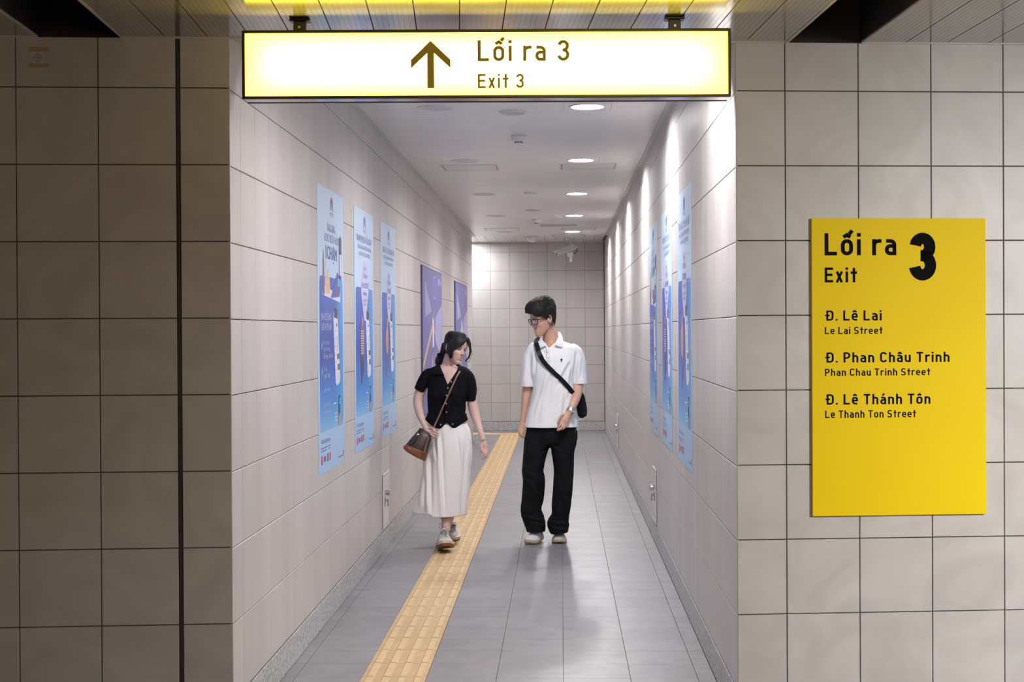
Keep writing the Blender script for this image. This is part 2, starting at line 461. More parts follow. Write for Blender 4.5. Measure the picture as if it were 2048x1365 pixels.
roof_piece(bm, -4.2, SL0, FZ+.012, FZ+.05, .006); roof_piece(bm, SL1, SR0, FZ+.012, FZ+.05, .006); roof_piece(bm, SR1, 7.0, FZ+.012, FZ+.05, .006)
cf = struct('ceiling_hall', bm, M_CBACK)
bm = bmesh.new()
for a, b in ((SL0, SL1), (SR0, SR1)):
    roof_piece(bm, a-.02, b+.02, FZ+.40, FZ+.42, .013); roof_piece(bm, a, a+.006, FZ+.004, FZ+.42, .013); roof_piece(bm, b-.006, b, FZ+.004, FZ+.42, .013)
    roof_piece(bm, a, b, FZ-.002, FZ+.42, .0105, .02)
obj('slot_recess', bm, M_BLACKVOID, cf)
PW = .168
def panel_run(u0, u1, rev=False):
    n = max(1, round((u1-u0)/PW)); w_ = (u1-u0)/n
    for i in range(n):
        a = u0+w_*i
        me = None
        obj('ceiling_panel', hall_panel(a, a+w_), M_HALLC, cf)
panel_run(SL1+.012, SR0-.012); panel_run(SL0-.012-PW*8, SL0-.012); panel_run(SR1+.012, SR1+.012+PW*12)
bm = bmesh.new()
for u in (SL0-.012, SL1, SR0-.012, SR1): roof_piece(bm, u, u+.012, FZ-.002, FZ+.012, .012)
obj('slot_edge', bm, M_TRIM, cf)
bm = bmesh.new()       # shadow-gap trim where the hall ceiling meets the wall
for a, b in ((-3.2, SL0), (SL1, SR0), (SR1, LW+3.4)):
    pts = [on_front(a, 0), on_front(b, 0), on_front(b, .022), on_front(a, .022)]
    lo = [bm.verts.new((p.x, p.y, FZ-.004)) for p in pts]; hi = [bm.verts.new((p.x, p.y, FZ+.012)) for p in pts]
    bm.faces.new(lo); bm.faces.new(hi)
    for k in range(4): bm.faces.new((lo[k], lo[(k+1)%4], hi[(k+1)%4], hi[k]))
struct('trim_4', bm, M_TRIM)
# head of the opening between the two ceiling levels
bm = bmesh.new()
pts = [on_front(0, -.0), on_front(LW, -.0), on_front(LW, -.28), on_front(0, -.28)]
lo = [bm.verts.new((p.x, p.y, FZ+.012)) for p in pts]; hi = [bm.verts.new((p.x, p.y, CZ+.15)) for p in pts]
bm.faces.new(lo); bm.faces.new(hi)
for k in range(4): bm.faces.new((lo[k], lo[(k+1)%4], hi[(k+1)%4], hi[k]))
struct('wall_head', bm, M_TRIM)
# ================================================================= LETTERING (single-stroke sign face drawn as ribbons)
def fillet(pts, r, closed=False, n=7):
    pts = [Vector((p[0], p[1])) for p in pts]; out = []; m = len(pts)
    rr = r if isinstance(r, (list, tuple)) else [r]*m
    for i, p in enumerate(pts):
        if not closed and i in (0, m-1): out.append(p); continue
        a = pts[i-1]; b = pts[(i+1) % m]
        da = (a-p); db = (b-p); la, lb = da.length, db.length
        lim = min(la*(1 if (not closed and i == 1) else .5), lb*(1 if (not closed and i == m-2) else .5))
        q = rr[i]
        if q < 1e-4: out.append(p); continue
        ca = da.normalized(); cb = db.normalized(); ang = math.acos(max(-1, min(1, ca.dot(cb))))
        tl = q/max(math.tan(ang/2), 1e-3)
        if tl > lim: tl = lim; q = tl*math.tan(ang/2)
        p1 = p+ca*tl; p2 = p+cb*tl; bis = (ca+cb).normalized(); c = p+bis*(q/math.sin(ang/2))
        v1 = p1-c; v2 = p2-c; th = math.acos(max(-1, min(1, v1.normalized().dot(v2.normalized()))))
        sgn = 1 if v1.x*v2.y-v1.y*v2.x > 0 else -1
        for k in range(n+1):
            t = th*k/n*sgn; out.append(c+Vector((v1.x*math.cos(t)-v1.y*math.sin(t), v1.x*math.sin(t)+v1.y*math.cos(t))))
    return out
def three(h):
    m = .52; r1 = (1-h-m)/2; r2 = (m-h)/2; W = .56; a1 = (W-.03)/2-h; a2 = W/2-h
    up_ = [(.015+h+a1+a1*math.cos(R(t)), m+r1+r1*math.sin(R(t))) for t in range(170, -91, -10)]+[(.24, m)]
    lo_ = [(.24, m)]+[(h+a2+a2*math.cos(R(t)), h+r2+r2*math.sin(R(t))) for t in range(90, -171, -10)]
    return [(up_, 0, 0), (lo_, 0, 0)]
def glyph(ch, h):
    """strokes (points, radius, closed), advance width; h = half stroke; cap height 1"""
    T = 1-h; X = .73-h; w = 2*h
    o_ = lambda W, y1=X: ([(h, h), (W-h, h), (W-h, y1), (h, y1)], .22, True)
    def o(W=.52): return [o_(W)]
    G = {
     'L': ([([(h, 1), (h, h), (.53, h)], 0, 0)], .53), 'l': ([([(h, 1), (h, 0)], 0, 0)], w),
     'E': ([([(.54, T), (h, T), (h, h), (.54, h)], 0, 0), ([(h, .51), (.50, .51)], 0, 0)], .54),
     'F': ([([(.54, T), (h, T), (h, 0)], 0, 0), ([(h, .51), (.48, .51)], 0, 0)], .54),
     'i': ([([(h, 0), (h, .73)], 0, 0), ([(h, .84), (h, .84+w)], 0, 0)], w),
     'I': ([([(h, 0), (h, 1)], 0, 0)], w),
     'r': ([([(h, 0), (h, .73)], 0, 0), ([(h, .42), (h, X), (.40, X)], .2, 0)], .38),
     'a': ([([(.05, X), (.49-h, X), (.49-h, 0)], .18, 0), ([(.49-h, .42), (h, .42), (h, h), (.49-h, h)], .15, 0)], .49),
     't': ([([(.13+h, .98), (.13+h, 0)], 0, 0), ([(0, X), (.40, X)], 0, 0)], .38),
     'x': ([([(h*.9, 0), (.46-h*.9, .73)], 0, 0), ([(.46-h*.9, 0), (h*.9, .73)], 0, 0)], .46),
     'e': ([([(h, .37), (.51-h, .37), (.51-h, X), (h, X), (h, h), (.46, h)], [0, 0, .22, .22, .22, 0], 0)], .51),
     'o': (o(), .52), 'n': ([([(h, 0), (h, .73)], 0, 0), ([(h, .45), (h, X), (.50-h, X), (.50-h, 0)], .2, 0)], .50),
     'h': ([([(h, 0), (h, 1)], 0, 0), ([(h, .45), (h, X), (.50-h, X), (.50-h, 0)], .2, 0)], .50),
     'u': ([([(.50-h, 0), (.50-h, .73)], 0, 0), ([(h, .73), (h, h), (.50-h, h), (.50-h, .3)], .2, 0)], .50),
     '3': (three(h), .56),
     'D': ([([(h, h), (.60-h, h), (.60-h, T), (h, T)], [0, .24, .24, 0], 1)], .60),
     'P': ([([(h, 0), (h, T), (.57-h, T), (.57-h, .44), (h, .44)], [0, 0, .24, .24, 0], 0)], .57),
     'T': ([([(0, T), (.56, T)], 0, 0), ([(.28, T), (.28, 0)], 0, 0)], .56),
     'C': ([([(.57-h, .76), (.57-h, T), (h, T), (h, h), (.57-h, h), (.57-h, .24)], .24, 0)], .58),
     'S': ([([(.56-h, .80), (.56-h, T), (h, T), (h, .53), (.57-h, .47), (.57-h, h), (h, h), (h*.8, .20)], [0, .22, .22, .2, .2, .24, .22, 0], 0)], .58),
     '.': ([([(h, 0), (h, w)], 0, 0)], w), ' ': ([], .22)}
    G['Đ'] = (G['D'][0]+[([(-.10, .51), (.27, .51)], 0, 0)], .60)
    acc = {'ê': 'e', 'â': 'a', 'ô': 'o', 'á': 'a', 'ố': 'o'}
    if ch in acc:
        s, W = G[acc[ch]]; c = W/2; s = list(s)
        if ch in 'êâô': s.append(([(c-.15, .83), (c, .95), (c+.15, .83)], 0, 0))
        if ch == 'á': s.append(([(c-.06, .83), (c+.09, 1.02)], 0, 0))
        if ch == 'ố': s += [([(c-.15, .82), (c, .92), (c+.15, .82)], 0, 0), ([(c+.10, .96), (c+.23, 1.12)], 0, 0)]
        return s, W
    return G[ch]
def ribbon(bm, pts, hw, closed, sx, sz, ox, oz, y0, th, hx=None):
    q = [pts[0]]
    for p in pts[1:]:
        if (p-q[-1]).length > 1e-5: q.append(p)
    if closed and (q[0]-q[-1]).length < 1e-5: q.pop()
    pts = q; m = len(pts); L = []; Rr = []
    for i, p in enumerate(pts):
        if closed: a = pts[i-1]; b = pts[(i+1) % m]
        else: a = pts[i-1] if i else None; b = pts[i+1] if i < m-1 else None
        t1 = (p-a).normalized() if a is not None and (p-a).length > 1e-7 else None
        t2 = (b-p).normalized() if b is not None and (b-p).length > 1e-7 else None
        if t1 is None: t1 = t2
        if t2 is None: t2 = t1
        n1 = Vector((-t1.y, t1.x)); n2 = Vector((-t2.y, t2.x)); nn = (n1+n2).normalized()
        k = hw/max(.4, nn.dot(n1)); L.append(p+nn*k); Rr.append(p-nn*k)
    def V(q, y): return bm.verts.new((ox+q.x*sx, y, oz+q.y*sz))
    f = [(V(l, y0-th), V(r, y0-th)) for l, r in zip(L, Rr)]; b = [(V(l, y0), V(r, y0)) for l, r in zip(L, Rr)]
    rng = range(m if closed else m-1)
    for i in rng:
        j = (i+1) % m
        bm.faces.new((f[i][0], f[j][0], f[j][1], f[i][1])); bm.faces.new((f[i][0], b[i][0], b[j][0], f[j][0])); bm.faces.new((f[i][1], f[j][1], b[j][1], b[i][1]))
    if not closed:
        for i in (0, m-1): bm.faces.new((f[i][0], f[i][1], b[i][1], b[i][0]))
def sign_text(par, m, nm, txt, x, z, cap, width=None, stroke=.13, gap=.17, y0=0, th=.001):
    """writes txt from x on baseline z; fits the given overall width"""
    h = stroke/2; tot = 0; items = []
    for i, ch in enumerate(txt):
        s, W = glyph(ch, h); items.append((s, W, tot)); tot += W + (gap if ch != ' ' else gap*.6)
    tot -= gap
    sx = (width/tot) if width else cap
    for s, W, ox in items:
        if not s: continue
        b = bmesh.new()
        for pts, r, closed in s:
            p = fillet(pts, r, bool(closed))
            ribbon(b, p, h, bool(closed), sx, cap, x+ox*sx, z, y0, th)
        obj(nm, b, m, par)
def font_text(txt, x, z, size, width, y0, name, m, parent, rot=None, align='LEFT', th=.0008):
    """small print, ordinary lettering squeezed to a width"""
    cu = bpy.data.curves.new(name, 'FONT'); cu.body = txt; cu.size = size; cu.align_x = align; cu.resolution_u = 2
    o = bpy.data.objects.new('tmp', cu); C.objects.link(o)
    dg = bpy.context.evaluated_depsgraph_get(); me = bpy.data.meshes.new_from_object(o.evaluated_get(dg))
    bpy.data.objects.remove(o); me.name = name
    xs = [v.co.x for v in me.vertices] or [0, 1]
    a, b = min(xs), max(xs); k = width/(b-a) if width else 1
    for v in me.vertices:
        c = v.co.copy(); v.co = Vector((x+((c.x-a) if align == 'LEFT' else (c.x-(a+b)/2))*k, y0, z+c.y))
    me.materials.clear(); me.materials.append(m)
    return tag(link_mesh(name, me, None, parent), kind='stuff')
ANG = math.atan2(U.y, U.x)

# ================================================================= HANGING EXIT SIGN
# face corners in the photograph: 484..1462 x 61..200, hung about 0.4 m before the wall
s0 = on_plane(484, 130, A+N*.42, N); s1 = on_plane(1461, 130, A+N*.42+U*0, N)
SA = Vector((s0.x, 5.70, 0)); 
SA = at(484, 130, 5.66); SB = at(1462, 133, 5.72)
SW = math.hypot(SB.x-SA.x, SB.y-SA.y); sang = math.atan2(SB.y-SA.y, SB.x-SA.x)
ST = at(484, 61, 5.66).z; SBt = at(484, 198.5, 5.66).z
SH = ST-SBt; SD = .115
sg = empty('hanging_exit_sign', (SA.x, SA.y, SBt), (0, 0, sang))
tag(sg, 'long yellow illuminated box sign with upward arrow hanging from the ceiling', 'sign')
def rect_frame(bm, W, H, fw, y0, y1, bev=.002):
    bx(bm, 0, W, y0, y1, 0, fw, bev=bev); bx(bm, 0, W, y0, y1, H-fw, H, bev=bev); bx(bm, 0, fw, y0, y1, fw, H-fw, bev=bev); bx(bm, W-fw, W, y0, y1, fw, H-fw, bev=bev)
M_SIGNFR = mat('dark_bronze_frame', (.05,.042,.022), .32, .6)
M_STEEL = mat('brushed_steel_box', (.42,.39,.36), .16, 1.0)
bm = bmesh.new(); rect_frame(bm, SW, SH, .011, -.004, .014); obj('frame', bm, M_SIGNFR, sg)
bm = bmesh.new(); rect_frame(bm, SW, SH, .011, SD-.014, SD+.004); obj('frame', bm, M_SIGNFR, sg)
bm = bmesh.new(); bx(bm, .003, SW-.003, .010, SD-.010, .002, .012); bx(bm, .003, SW-.003, .010, SD-.010, SH-.012, SH-.002); bx(bm, .003, .012, .010, SD-.010, .012, SH-.012); bx(bm, SW-.012, SW-.003, .010, SD-.010, .012, SH-.012)
obj('housing', bm, M_STEEL, sg)
def lit_yellow(name, W, H, s_edge, s_mid):
    """back-lit acrylic: lamps inside are nearer the middle of the face than its rim"""
    m = mat(name, (.75,.52,.02), .25); T = NT(m)
    tc = T.n('ShaderNodeTexCoord'); sp = T.n('ShaderNodeSeparateXYZ'); T.l(tc.outputs['Object'], sp.inputs[0])
    def edge(out, L, fall):
        a = T.n('ShaderNodeMath', operation='SUBTRACT'); T.l(out, a.inputs[0]); a.inputs[1].default_value = L/2
        b = T.n('ShaderNodeMath', operation='ABSOLUTE'); T.l(a.outputs[0], b.inputs[0])
        c = T.n('ShaderNodeMapRange', interpolation_type='SMOOTHSTEP'); c.inputs[1].default_value = L/2; c.inputs[2].default_value = L/2-fall; T.l(b.outputs[0], c.inputs[0]); return c.outputs[0]
    ex = edge(sp.outputs['X'], W, .17); ez = edge(sp.outputs['Z'], H, .11)
    mu = T.n('ShaderNodeMath', operation='MULTIPLY'); T.l(ex, mu.inputs[0]); T.l(ez, mu.inputs[1])
    ex2 = edge(sp.outputs['X'], W, .022); ez2 = edge(sp.outputs['Z'], H, .018)
    mu2 = T.n('ShaderNodeMath', operation='MULTIPLY'); T.l(ex2, mu2.inputs[0]); T.l(ez2, mu2.inputs[1])
    ra = T.n('ShaderNodeMapRange'); ra.inputs[3].default_value = s_edge*.30; ra.inputs[4].default_value = s_edge; T.l(mu2.outputs[0], ra.inputs[0])
    rb = T.n('ShaderNodeMapRange'); rb.inputs[3].default_value = 0; rb.inputs[4].default_value = s_mid; T.l(mu.outputs[0], rb.inputs[0])
    ad = T.n('ShaderNodeMath', operation='ADD'); T.l(ra.outputs[0], ad.inputs[0]); T.l(rb.outputs[0], ad.inputs[1])
    mc = T.n('ShaderNodeMix', data_type='RGBA'); mc.inputs[6].default_value = (1.0, .70, .046, 1); mc.inputs[7].default_value = (1.0, .80, .095, 1); T.l(mu.outputs[0], mc.inputs[0]); T.l(mc.outputs[2], T.b.inputs['Emission Color']); T.l(ad.outputs[0], T.b.inputs['Emission Strength'])
    return m
M_FACE = lit_yellow('backlit_yellow_face', SW, SH, 9.0, 8.0)
bm = bmesh.new(); bx(bm, .010, SW-.010, .002, .006, .010, SH-.010); obj('lit_face', bm, M_FACE, sg)
bm = bmesh.new(); bx(bm, .010, SW-.010, SD-.006, SD-.002, .010, SH-.010); obj('lit_face', bm, mat('dim_yellow_face', (.75,.55,.03), .25, emit=(1,.8,.3), estr=.6), sg)
ppm = SW/978.0
def sx_(px): return (px-484)*ppm
def sz_(py, px=960): return (198.5+(px-484)*3.0/978-py)*ppm*1.002
M_SIGNINK = mat('translucent_lettering', (.10,.065,.002), .4, emit=(.30,.17,.0), estr=.30)
bm = bmesh.new()
cx = sx_(861); 
pts = [(861, 84.7), (901, 123), (901, 140), (868, 109.5), (868, 179.7), (854.3, 179.7), (854.3, 109.5), (821.5, 140), (821.5, 123)]
poly(bm, [(sx_(a), sz_(b, a)) for a, b in pts], -.001, .002); obj('arrow', bm, M_SIGNINK, sg)
sign_text(sg, M_SIGNINK, 'letter', 'Lối ra 3', sx_(954.8), sz_(126.6), 42*ppm, 184*ppm, .155, .18, .002, .003)
sign_text(sg, M_SIGNINK, 'letter', 'Exit 3', sx_(955.2), sz_(180.3), 28.6*ppm, 92.5*ppm, .155, .18, .002, .003)
for px in (596, 1352.5):
    x = sx_(px); bm = bmesh.new()
    bx(bm, x-.022, x+.022, .040, .075, SH, FZ-SBt-.010, bev=.002)
    b = obj('bracket', bm, M_OLIVE, sg)
    bm = bmesh.new(); lathe(bm, [(0, .004), (.005, .004), (.0065, 0)], 12, Matrix.Translation((x, .040, SH+.018)) @ Matrix.Rotation(math.pi/2, 4, 'X')); obj('bolt', bm, M_CHROME, b)
    bm = bmesh.new(); bx(bm, x-.036, x+.036, .030, .085, FZ-SBt-.010, FZ-SBt-.001, bev=.002); obj('fixing_plate', bm, M_SIGNFR, b)

# ================================================================= YELLOW STREET DIRECTORY BOARD
bp = on_plane(1622, 1032, B, N); bq = on_plane(1968, 1030.5, B, N); bt = on_plane(1622, 438, B, N)
BW = (Vector((bq.x, bq.y, 0))-Vector((bp.x, bp.y, 0))).length; BH = bt.z-bp.z
bd = empty('exit_directory_board', Vector((bp.x, bp.y, bp.z))+N*(TT+.0005), (0, 0, ANG))
tag(bd, 'large upright yellow panel listing streets in black on the pale tiled wall', 'sign')
bm = bmesh.new(); bx(bm, 0, BW, -.016, -.0005, 0, BH, bev=.0015); obj('panel', bm, M_YELLOW, bd)
pb = BW/346.0
def BX(px): return (px-1622)*pb
def BZ(py): return (1031.6-py)*BH/594.0
for t, x0, x1, top, basey, st in (('Lối ra', 1647.5, 1789.7, 468.2, 511.4, .165), ('3', 1814.6, 1869, 468.5, 562, .235), ('Exit', 1647.5, 1710.7, 536.3, 565.2, .16),
        ('Đ. Lê Lai', 1650.5, 1760, 621.7, 641.5, .16), ('Le Lai Street', 1647.5, 1761.5, 654.4, 668.5, .155), ('Đ. Phan Châu Trinh', 1650.5, 1895, 705.3, 725.2, .16),
        ('Phan Chau Trinh Street', 1647.5, 1856, 737.6, 751.8, .155), ('Đ. Lê Thánh Tôn', 1650.5, 1856.6, 788.7, 809, .16), ('Le Thanh Ton Street', 1647.5, 1827.5, 821, 835.6, .155)):
    sign_text(bd, M_INK, 'numeral' if t == '3' else 'letter', t, BX(x0), BZ(basey), (basey-top)*pb, (x1-x0)*pb, st, .17, -.016, .0006)

# ================================================================= CEILING FITTINGS
def CAMY(py): return 0
def cfit(x, y): return Vector((x, y, CZ))
light_names = {6.75: 'nearest lit round downlight in the passage ceiling, behind the hanging sign', 9.84: 'largest visible lit round downlight just below the hanging sign', 12.93: 'second lit round downlight of the row, inside the ceiling hatch',
               16.1: 'third lit round downlight of the row counting from the hanging sign', 19.15: 'fourth lit round downlight of the row, small in the photo', 22.3: 'farthest lit round downlight, in front of the bullet camera'}
dl = None
def downlight(x, y, lit, label):
    t = empty('downlight', (x, y, CZ)); tag(t, label, 'light', 'lit downlights of the passage ceiling' if lit else 'unlit downlights of the passage ceiling')
    if 'r' not in _slabs:
        bm = bmesh.new(); lathe(bm, [(.098, .002), (.121, .002), (.121, -.003), (.115, -.007), (.102, -.006), (.098, -.001)], 40); bmesh.ops.recalc_face_normals(bm, faces=bm.faces)
        me = bpy.data.meshes.new('ring'); bm.to_mesh(me); bm.free(); me.materials.append(M_WHITE); _slabs['r'] = me
        bm = bmesh.new(); lathe(bm, [(0, -.0015), (.10, -.0015), (.10, .0015), (0, .0015)], 40); me = bpy.data.meshes.new('lens'); bmesh.ops.recalc_face_normals(bm, faces=bm.faces); bm.to_mesh(me); bm.free(); _slabs['l0'] = me; me2 = me.copy(); _slabs['l1'] = me2
        me.materials.append(M_DEADLENS); me2.materials.append(M_LENS)
    link_mesh('ring', _slabs['r'], None, t)
    deep = (x, y) in plates
    ln = link_mesh('lens', _slabs['l1' if lit else 'l0'], None, t)
    if lit and not deep:
        me = ln.data.copy(); me.materials.clear(); me.materials.append(mat('side_passage_lens', (.9,.9,.9), .4, emit=(.95,.96,1.0), estr=330)); ln.data = me
    if deep:
        ln.location = (0, 0, .022)
        if 'led' not in _slabs:
            bm = bmesh.new(); lathe(bm, [(0, -.004), (.060, -.004), (.060, -.0016), (0, -.0016)], 28); bmesh.ops.recalc_face_normals(bm, faces=bm.faces)
            me = bpy.data.meshes.new('lamp'); bm.to_mesh(me); bm.free(); me.materials.append(mat('lamp_led', (.9,.9,.9), .5, emit=(1.0,.97,.985), estr=DOWN_E)); _slabs['led'] = me
        lp = link_mesh('lamp', _slabs['led'], None, t); lp.location = (0, 0, .022)
        if 'can' not in _slabs:
            bm = bmesh.new(); lathe(bm, [(.101, -.002), (.101, .0235), (.107, .0235), (.107, -.001)], 40); bmesh.ops.recalc_face_normals(bm, faces=bm.faces)
            me = bpy.data.meshes.new('reflector'); bm.to_mesh(me); bm.free(); me.materials.append(mat('can_reflector', (.80,.80,.80), .22, .9)); _slabs['can'] = me
        link_mesh('reflector', _slabs['can'], None, t)
        a, b = plates[(x, y)]; bm = bmesh.new(); n = 40       # slat pieces around the can, cut round
        inn = [Vector((.104*math.cos(2*math.pi*k/n), .104*math.sin(2*math.pi*k/n))) for k in range(n)]; out = []
        x0, x1, y0, y1 = -HOLEW+.001, HOLEW-.001, a-y+.002, b-y-.002
        for k in range(n):
            c_, s_ = math.cos(2*math.pi*(k+.0)/n), math.sin(2*math.pi*(k+.0)/n)
            sc_ = min((x1 if c_ > 0 else x0)/c_ if abs(c_) > 1e-6 else 9, (y1 if s_ > 0 else y0)/s_ if abs(s_) > 1e-6 else 9); out.append(Vector((c_*sc_, s_*sc_)))
        # snap the nearest rays to the corners
        for cx_, cy_ in ((x0, y0), (x1, y0), (x1, y1), (x0, y1)):
            k = min(range(n), key=lambda i: (out[i]-Vector((cx_, cy_))).length); out[k] = Vector((cx_, cy_))
        vi = [bm.verts.new((v.x, v.y, 0)) for v in inn]; vo = [bm.verts.new((v.x, v.y, 0)) for v in out]; wi = [bm.verts.new((v.x, v.y, .012)) for v in inn]
        for k in range(n): bm.faces.new((vi[k], vo[k], vo[(k+1) % n], vi[(k+1) % n])); bm.faces.new((vi[k], vi[(k+1) % n], wi[(k+1) % n], wi[k]))
        obj('cut_slat', bm, M_SLAT, t)
    return t
for y, lb in light_names.items(): downlight(.177, y, True, lb)
for y, lb in ((9.84, 'unlit round downlight nearest the viewer, just under the hanging sign at left'), (12.93, 'unlit round downlight beside the nearer left ceiling hatch'), (16.1, 'third unlit round downlight of the left row'),
              (19.15, 'fourth unlit round downlight of the left row'), (22.3, 'farthest unlit round downlight beyond the far left hatch')): downlight(-.78, y, False, lb)
downlight(-1.56, 24.42, True, 'lit downlight around the corner, washing the end wall at left')
downlight(-3.1, 24.1, True, 'lit downlight deeper in the side passage')
def disc(x, y, r, nm, lb, cat, m=M_GREYP):
    bm = bmesh.new(); lathe(bm, [(0, -.010), (r*.86, -.010), (r*.92, -.014), (r, -.010), (r, .001), (0, .001)], 36)
    o = obj('grille', bm, m, None); o.name = nm; o.location = (x, y, CZ-.001)
    tag(o, lb, cat); return o
def speaker(x, y, lb):
    t = empty('ceiling_speaker', (x, y, CZ)); tag(t, lb, 'speaker', 'round speakers in the passage ceiling')
    bm = bmesh.new(); lathe(bm, [(.076, -.001), (.080, -.012), (.088, -.014), (.090, -.001)], 36); obj('rim', bm, M_WHITE, t)
    bm = bmesh.new(); lathe(bm, [(0, -.012), (.078, -.010), (.078, -.001), (0, -.001)], 36); obj('grille', bm, M_GREYP, t)
speaker(-.30, 10.05, 'round grey ceiling speaker nearest the viewer, in front of the smoke detector')
speaker(-.31, 18.25, 'small far round ceiling speaker before the second smoke detector')
disc(-.30, 15.95, .065, 'ceiling_plate', 'faint flat round cover plate flush in the middle of the ceiling', 'cover plate', M_WHITE)
def smoke(x, y, lb):
    t = empty('smoke_detector', (x, y, CZ)); tag(t, lb, 'detector', 'smoke detectors on the passage ceiling')
    bm = bmesh.new(); lathe(bm, [(0, 0), (.056, 0), (.058, -.012), (.052, -.030), (.034, -.045), (.028, -.046)], 32); lathe(bm, [(0, -.060), (.020, -.060), (.027, -.056), (.027, -.052), (0, -.052)], 32); obj('base', bm, M_WHITE, t)
    bm = bmesh.new(); lathe(bm, [(.026, -.045), (.024, -.053)], 32)
    for k in range(8):
        a = k*math.pi/4; bx(bm, .020, .030, -.003, .003, -.056, -.044, M=Matrix.Rotation(a, 4, 'Z'))
    obj('sensor_cage', bm, mat('dark_sensor', (.12,.10,.09), .5), t)
smoke(-.295, 11.28, 'larger white smoke detector hanging mid-ceiling nearer the hanging sign')
smoke(-.30, 19.8, 'small far white smoke detector on the ceiling')
M_HATCH = mat('hatch_panel', (.62,.60,.59), .3)
def hatch(x, y, w_, d, lb, m=M_HATCH):
    t = empty('ceiling_hatch', (x, y, CZ)); tag(t, lb, 'access panel', 'access hatches in the passage ceiling')
    bm = bmesh.new()
    for a in ((-w_/2, -w_/2+.014, -d/2, d/2), (w_/2-.014, w_/2, -d/2, d/2), (-w_/2+.014, w_/2-.014, -d/2, -d/2+.014), (-w_/2+.014, w_/2-.014, d/2-.014, d/2)): bx(bm, *a, -.004, .001)
    obj('frame', bm, M_TRIM, t)
    bm = bmesh.new(); bx(bm, -w_/2+.020, w_/2-.020, -d/2+.020, d/2-.020, -.003, .001, bev=.001); obj('panel', bm, m, t)
    bm = bmesh.new(); bx(bm, -w_/2+.014, w_/2-.014, -d/2+.014, d/2-.014, -.0006, .0006); obj('gap', bm, M_GROUT, t)
hatch(-.77, 13.46, .49, .46, 'left ceiling hatch nearer the hanging sign')
hatch(.245, 13.46, .49, .46, 'right ceiling hatch nearer the hanging sign, just beyond a lit downlight')
hatch(-.80, 21.7, .49, .46, 'left ceiling hatch near the end wall')
hatch(.26, 21.7, .49, .46, 'right ceiling hatch near the end wall, just before the last lit downlight')
hatch(-.02, 20.95, .50, .42, 'greyish flush ceiling hatch in the middle near the end', M_GREYP)
hatch(.13, 23.2, .50, .40, 'ceiling hatch beyond the last lit downlight, above the bullet camera')
# dome camera
t = empty('dome_camera', (-.417, 23.45, CZ)); tag(t, 'white dome camera on the ceiling close to the end wall', 'camera')
bm = bmesh.new(); lathe(bm, [(0, 0), (.090, 0), (.094, -.012), (.090, -.022), (.082, -.024)], 32); obj('base', bm, M_WHITE, t)
bm = bmesh.new(); lathe(bm, [(.080, -.022), (.079, -.040), (.068, -.062), (.045, -.078), (.02, -.085), (0, -.086)], 32); obj('dome', bm, mat('milky_dome', (.75,.74,.73), .15), t, smooth=True)
# bullet camera hung from the ceiling on a pole
YC = 23.9
c0 = at(1113, 507, YC-.12); c1 = at(1153.5, 491.5, YC); pt = at(1142, 477, YC); 
t = empty('bullet_camera', (pt.x, YC, CZ)); tag(t, 'white bullet security camera on a drop pole before the end wall', 'camera')
L0 = Vector((pt.x, YC, CZ))
pe = at(1141, 524, YC)
bm = bmesh.new(); tube(bm, [(0, .045, -.001), (0, .045, pe.z-CZ+.02)], .016, 12); lathe(bm, [(0, 0), (.05, 0), (.05, -.008), (.02, -.014)], 20, Matrix.Translation((0, .045, -.001)))
tube(bm, [(0, .045, pe.z-CZ+.14), (0, .045, pe.z-CZ)], .021, 12); obj('pole', bm, M_WHITE, t)
bm = bmesh.new(); a = c0-L0; b = c1-L0; d = (b-a).normalized()
def orient(p, dirv):
    q = dirv.to_track_quat('Y', 'Z').to_matrix().to_4x4(); return Matrix.Translation(p) @ q
Mo = orient(a, d); Lc = (b-a).length
lathe(bm, [(0, 0), (.040, 0), (.046, .006), (.048, .02), (.048, Lc*.8), (.045, Lc*.93), (.035, Lc), (0, Lc)], 24, Mo @ Matrix.Rotation(-math.pi/2, 4, 'X'))
body = obj('camera_body', bm, mat('camera_grey', (.50,.54,.53), .35), t, smooth=False)
bm = bmesh.new(); bx(bm, -.055, .055, -.05, Lc*.86, .040, .052, M=Mo, bev=.003); bx(bm, -.055, -.050, -.05, Lc*.86, .005, .042, M=Mo); bx(bm, .050, .055, -.05, Lc*.86, .005, .042, M=Mo); obj('sun_shield', bm, mat('camera_shield_grey', (.52,.56,.55), .35), t)
bm = bmesh.new(); lathe(bm, [(0, -.002), (.034, -.002), (.034, .002)], 20, Mo @ Matrix.Rotation(-math.pi/2, 4, 'X')); obj('lens', bm, M_BLACK, t)
j = at(1140.5, 508, YC)-L0
bm = bmesh.new(); bx(bm, -.045, .045, -.035, .045, -.042, .030, M=Matrix.Translation(j) @ Matrix.Rotation(R(-18), 4, 'Y'), bev=.012); obj('swivel_joint', bm, M_WHITE, t)
k1 = at(1154, 496.5, YC)-L0; k2 = at(1153, 504, YC)-L0; k3 = at(1145.5, 509, YC)-L0
bm = bmesh.new(); tube(bm, [k1, k1*.5+k2*.5+Vector((.004, 0, 0)), k2, k2*.5+k3*.5+Vector((0, 0, -.008)), k3], .006, 6); obj('cable', bm, M_BLACK, t)

